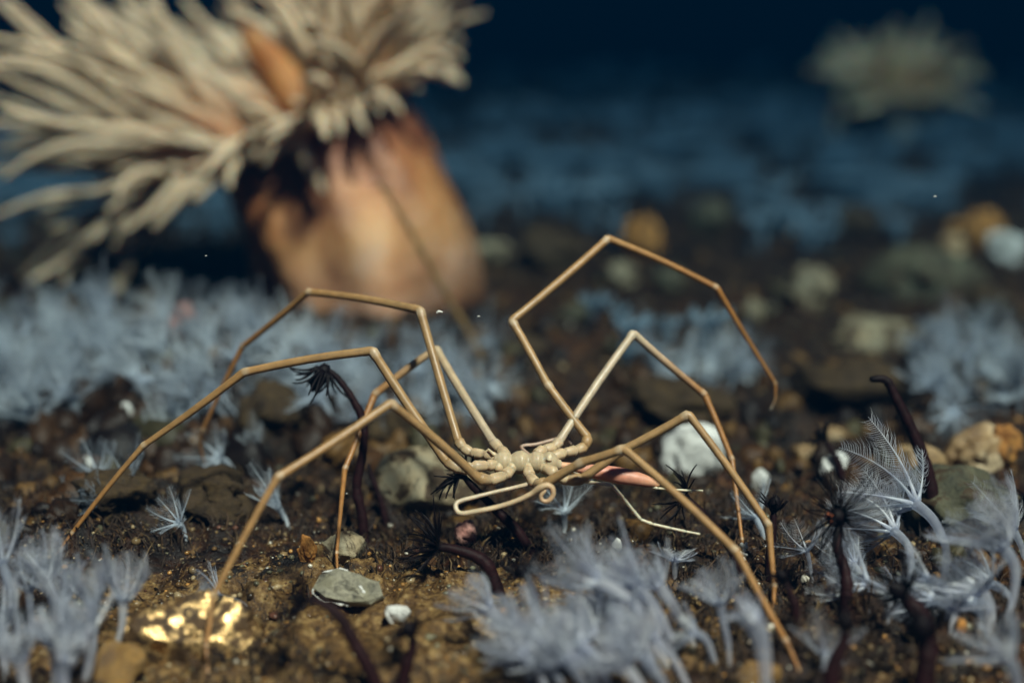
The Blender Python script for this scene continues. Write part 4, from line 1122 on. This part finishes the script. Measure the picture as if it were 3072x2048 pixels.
field(sp, lambda a, b: 'bluish polyp in the %s of the blurred patch under the raised leg' % ('left' if a < 2060 else 'middle' if a < 2180 else 'right'), 'blurred polyps under the raised leg', 4, .013, .022)

# far polyps melt into one mass
def far_mass():
    V, F_ = [], []
    rr = np.random.RandomState(8)
    sm = MB(); r2 = random.Random(2)
    a, ts = polyp_parts([Vector((0, 0, -.05)), Vector((-.04, 0, .4)), Vector((-.15, 0, .9))], .10, .20, .8, 6, r2, Vector((-.3, 0, .4)), 50, 0)
    # light version: a stalk and six plain arms
    sm.tube([Vector((0, 0, -.05)), Vector((-.04, 0, .45)), Vector((-.15, 0, .9))], [.09, .12, .2], 5)
    for i in range(6):
        an = i * 1.047; rd = Vector((math.cos(an), math.sin(an), 0))
        sm.tube([Vector((-.15, 0, .9)), Vector((-.2, 0, 1.2)) + rd * .38, Vector((-.3, 0, 1.45)) + rd * .62], [.10, .11, .04], 4)
    tv = np.array([list(v) for v in sm.v]); tf = []
    for f in sm.f:
        for j in range(1, len(f) - 1): tf.append((f[0], f[j], f[j + 1]))
    tf = np.array(tf)
    n = 20000
    y = 0.80 * (4.2 / 0.80) ** rr.rand(n); x = (rr.rand(n) - .5) * y * 1.2
    nz = fbm(x * 11 + 2, y * 7 + 7, 3)
    fade = np.clip((y - 1.15) / .5, 0, 1) * np.clip((3.6 - y) / 1.8, 0, 1)
    prob = np.clip(0.5 + (nz - .30 + .30 * fade) * 2.2, 0, .85) * np.where(y < 1.15, .10, .35 + .65 * fade)
    keep = ((rr.rand(n) < prob) & ((y > .95) | (x > 0.02))) 
    keep &= ~((x > -.32) & (x < .02) & (y < 1.25))
    x, y = x[keep][:6200], y[keep][:6200]; n = len(x)
    s = (.006 + .018 * rr.rand(n) ** 1.6) * (1 + .15 * y); an = rr.rand(n) * 6.28
    ca, sa = np.cos(an), np.sin(an)
    v = tv[None] * s[:, None, None]
    vv = np.stack([v[..., 0] * ca[:, None] - v[..., 1] * sa[:, None] + x[:, None], v[..., 0] * sa[:, None] + v[..., 1] * ca[:, None] + y[:, None], v[..., 2] + hz(x, y)[:, None]], -1)
    f = (tf[None] + (np.arange(n) * len(tv))[:, None, None]).reshape(-1, 3)
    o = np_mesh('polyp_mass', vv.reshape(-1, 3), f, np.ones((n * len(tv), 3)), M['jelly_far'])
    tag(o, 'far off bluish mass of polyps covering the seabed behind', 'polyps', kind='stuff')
far_mass()

# drifting specks
for a, b, d, r_, lab in [(1318, 937, FOCUS, 9, 'white speck drifting between the two highest spider legs'), (1436, 949, FOCUS + .01, 4, 'tiny white speck drifting left of the raised leg'),
    (2805, 590, FOCUS + .02, 4, 'tiny white speck drifting before the far right seabed'), (618, 768, FOCUS, 3, 'tiny speck drifting in the dark below the anemone crown'), (1040, 1480, FOCUS - .02, 3, 'tiny speck drifting beside the thin vertical leg')]:
    mb = MB(); c = P(a, b, d); s = d / FPX
    mb.tube(catmull([Vector((-r_ * .9 * s, 0, -r_ * .3 * s)), Vector((-r_ * .2 * s, 0, r_ * .3 * s)), Vector((r_ * .9 * s, 0, r_ * .1 * s))], 3), lerp_list([r_ * .3 * s, r_ * .5 * s, r_ * .3 * s], 7), 8, (1, 1, 1), round_end=True)
    o = mb.build('drifting_speck', M['white']); o.location = c
    tag(o, lab, 'speck')
# white crumbs clinging to the far right foot
mb = MB(); fd = ground_depth(2227, 1690); rr = random.Random(6); ft = onground(P(2227, 1690, fd).x, P(2227, 1690, fd).y)
for i in range(14):
    mb.ball(P(2227 + rr.uniform(-20, 20), 1628 + i * 4.5 + rr.uniform(-4, 4), fd - .003 + rr.uniform(-.001, .001)) - ft, rr.uniform(4, 8) * fd / FPX, (1, 1, 1), 6, Vector((rr.uniform(-1, 1), 0, 1)), rr.uniform(.6, 1.4))
o = mb.build('white_crust', M['white']); o.location = ft
tag(o, 'crumbly white crust around the far right spider foot', 'crust')

# ------------------------------------------------------------------ the sea water itself
hm = bpy.data.meshes.new('haze')
x0, x1, y0, y1, z0, z1 = -32, 32, -14, 37, -2.0, 0.42
vv = [(x, y, z) for x in (x0, x1) for y in (y0, y1) for z in (z0, z1)]
hm.from_pydata(vv, [], [(0, 1, 3, 2), (4, 6, 7, 5), (0, 4, 5, 1), (2, 3, 7, 6), (0, 2, 6, 4), (1, 5, 7, 3)])
hmat = bpy.data.materials.new('sea_water'); hmat.use_nodes = True
n, l = hmat.node_tree.nodes, hmat.node_tree.links
n.remove(n['Principled BSDF'])
pv = n.new('ShaderNodeVolumePrincipled')
pv.inputs['Color'].default_value = (0.0004, 0.008, 0.021, 1)
pv.inputs['Absorption Color'].default_value = (0.0, 0.075, 0.17, 1)
pv.inputs['Density'].default_value = 1.12
l.new(pv.outputs[0], n['Material Output'].inputs['Volume'])
hm.materials.append(hmat)
haze = tag(link(bpy.data.objects.new('haze', hm)), 'clear dark blue sea water filling the scene', 'water', kind='stuff')
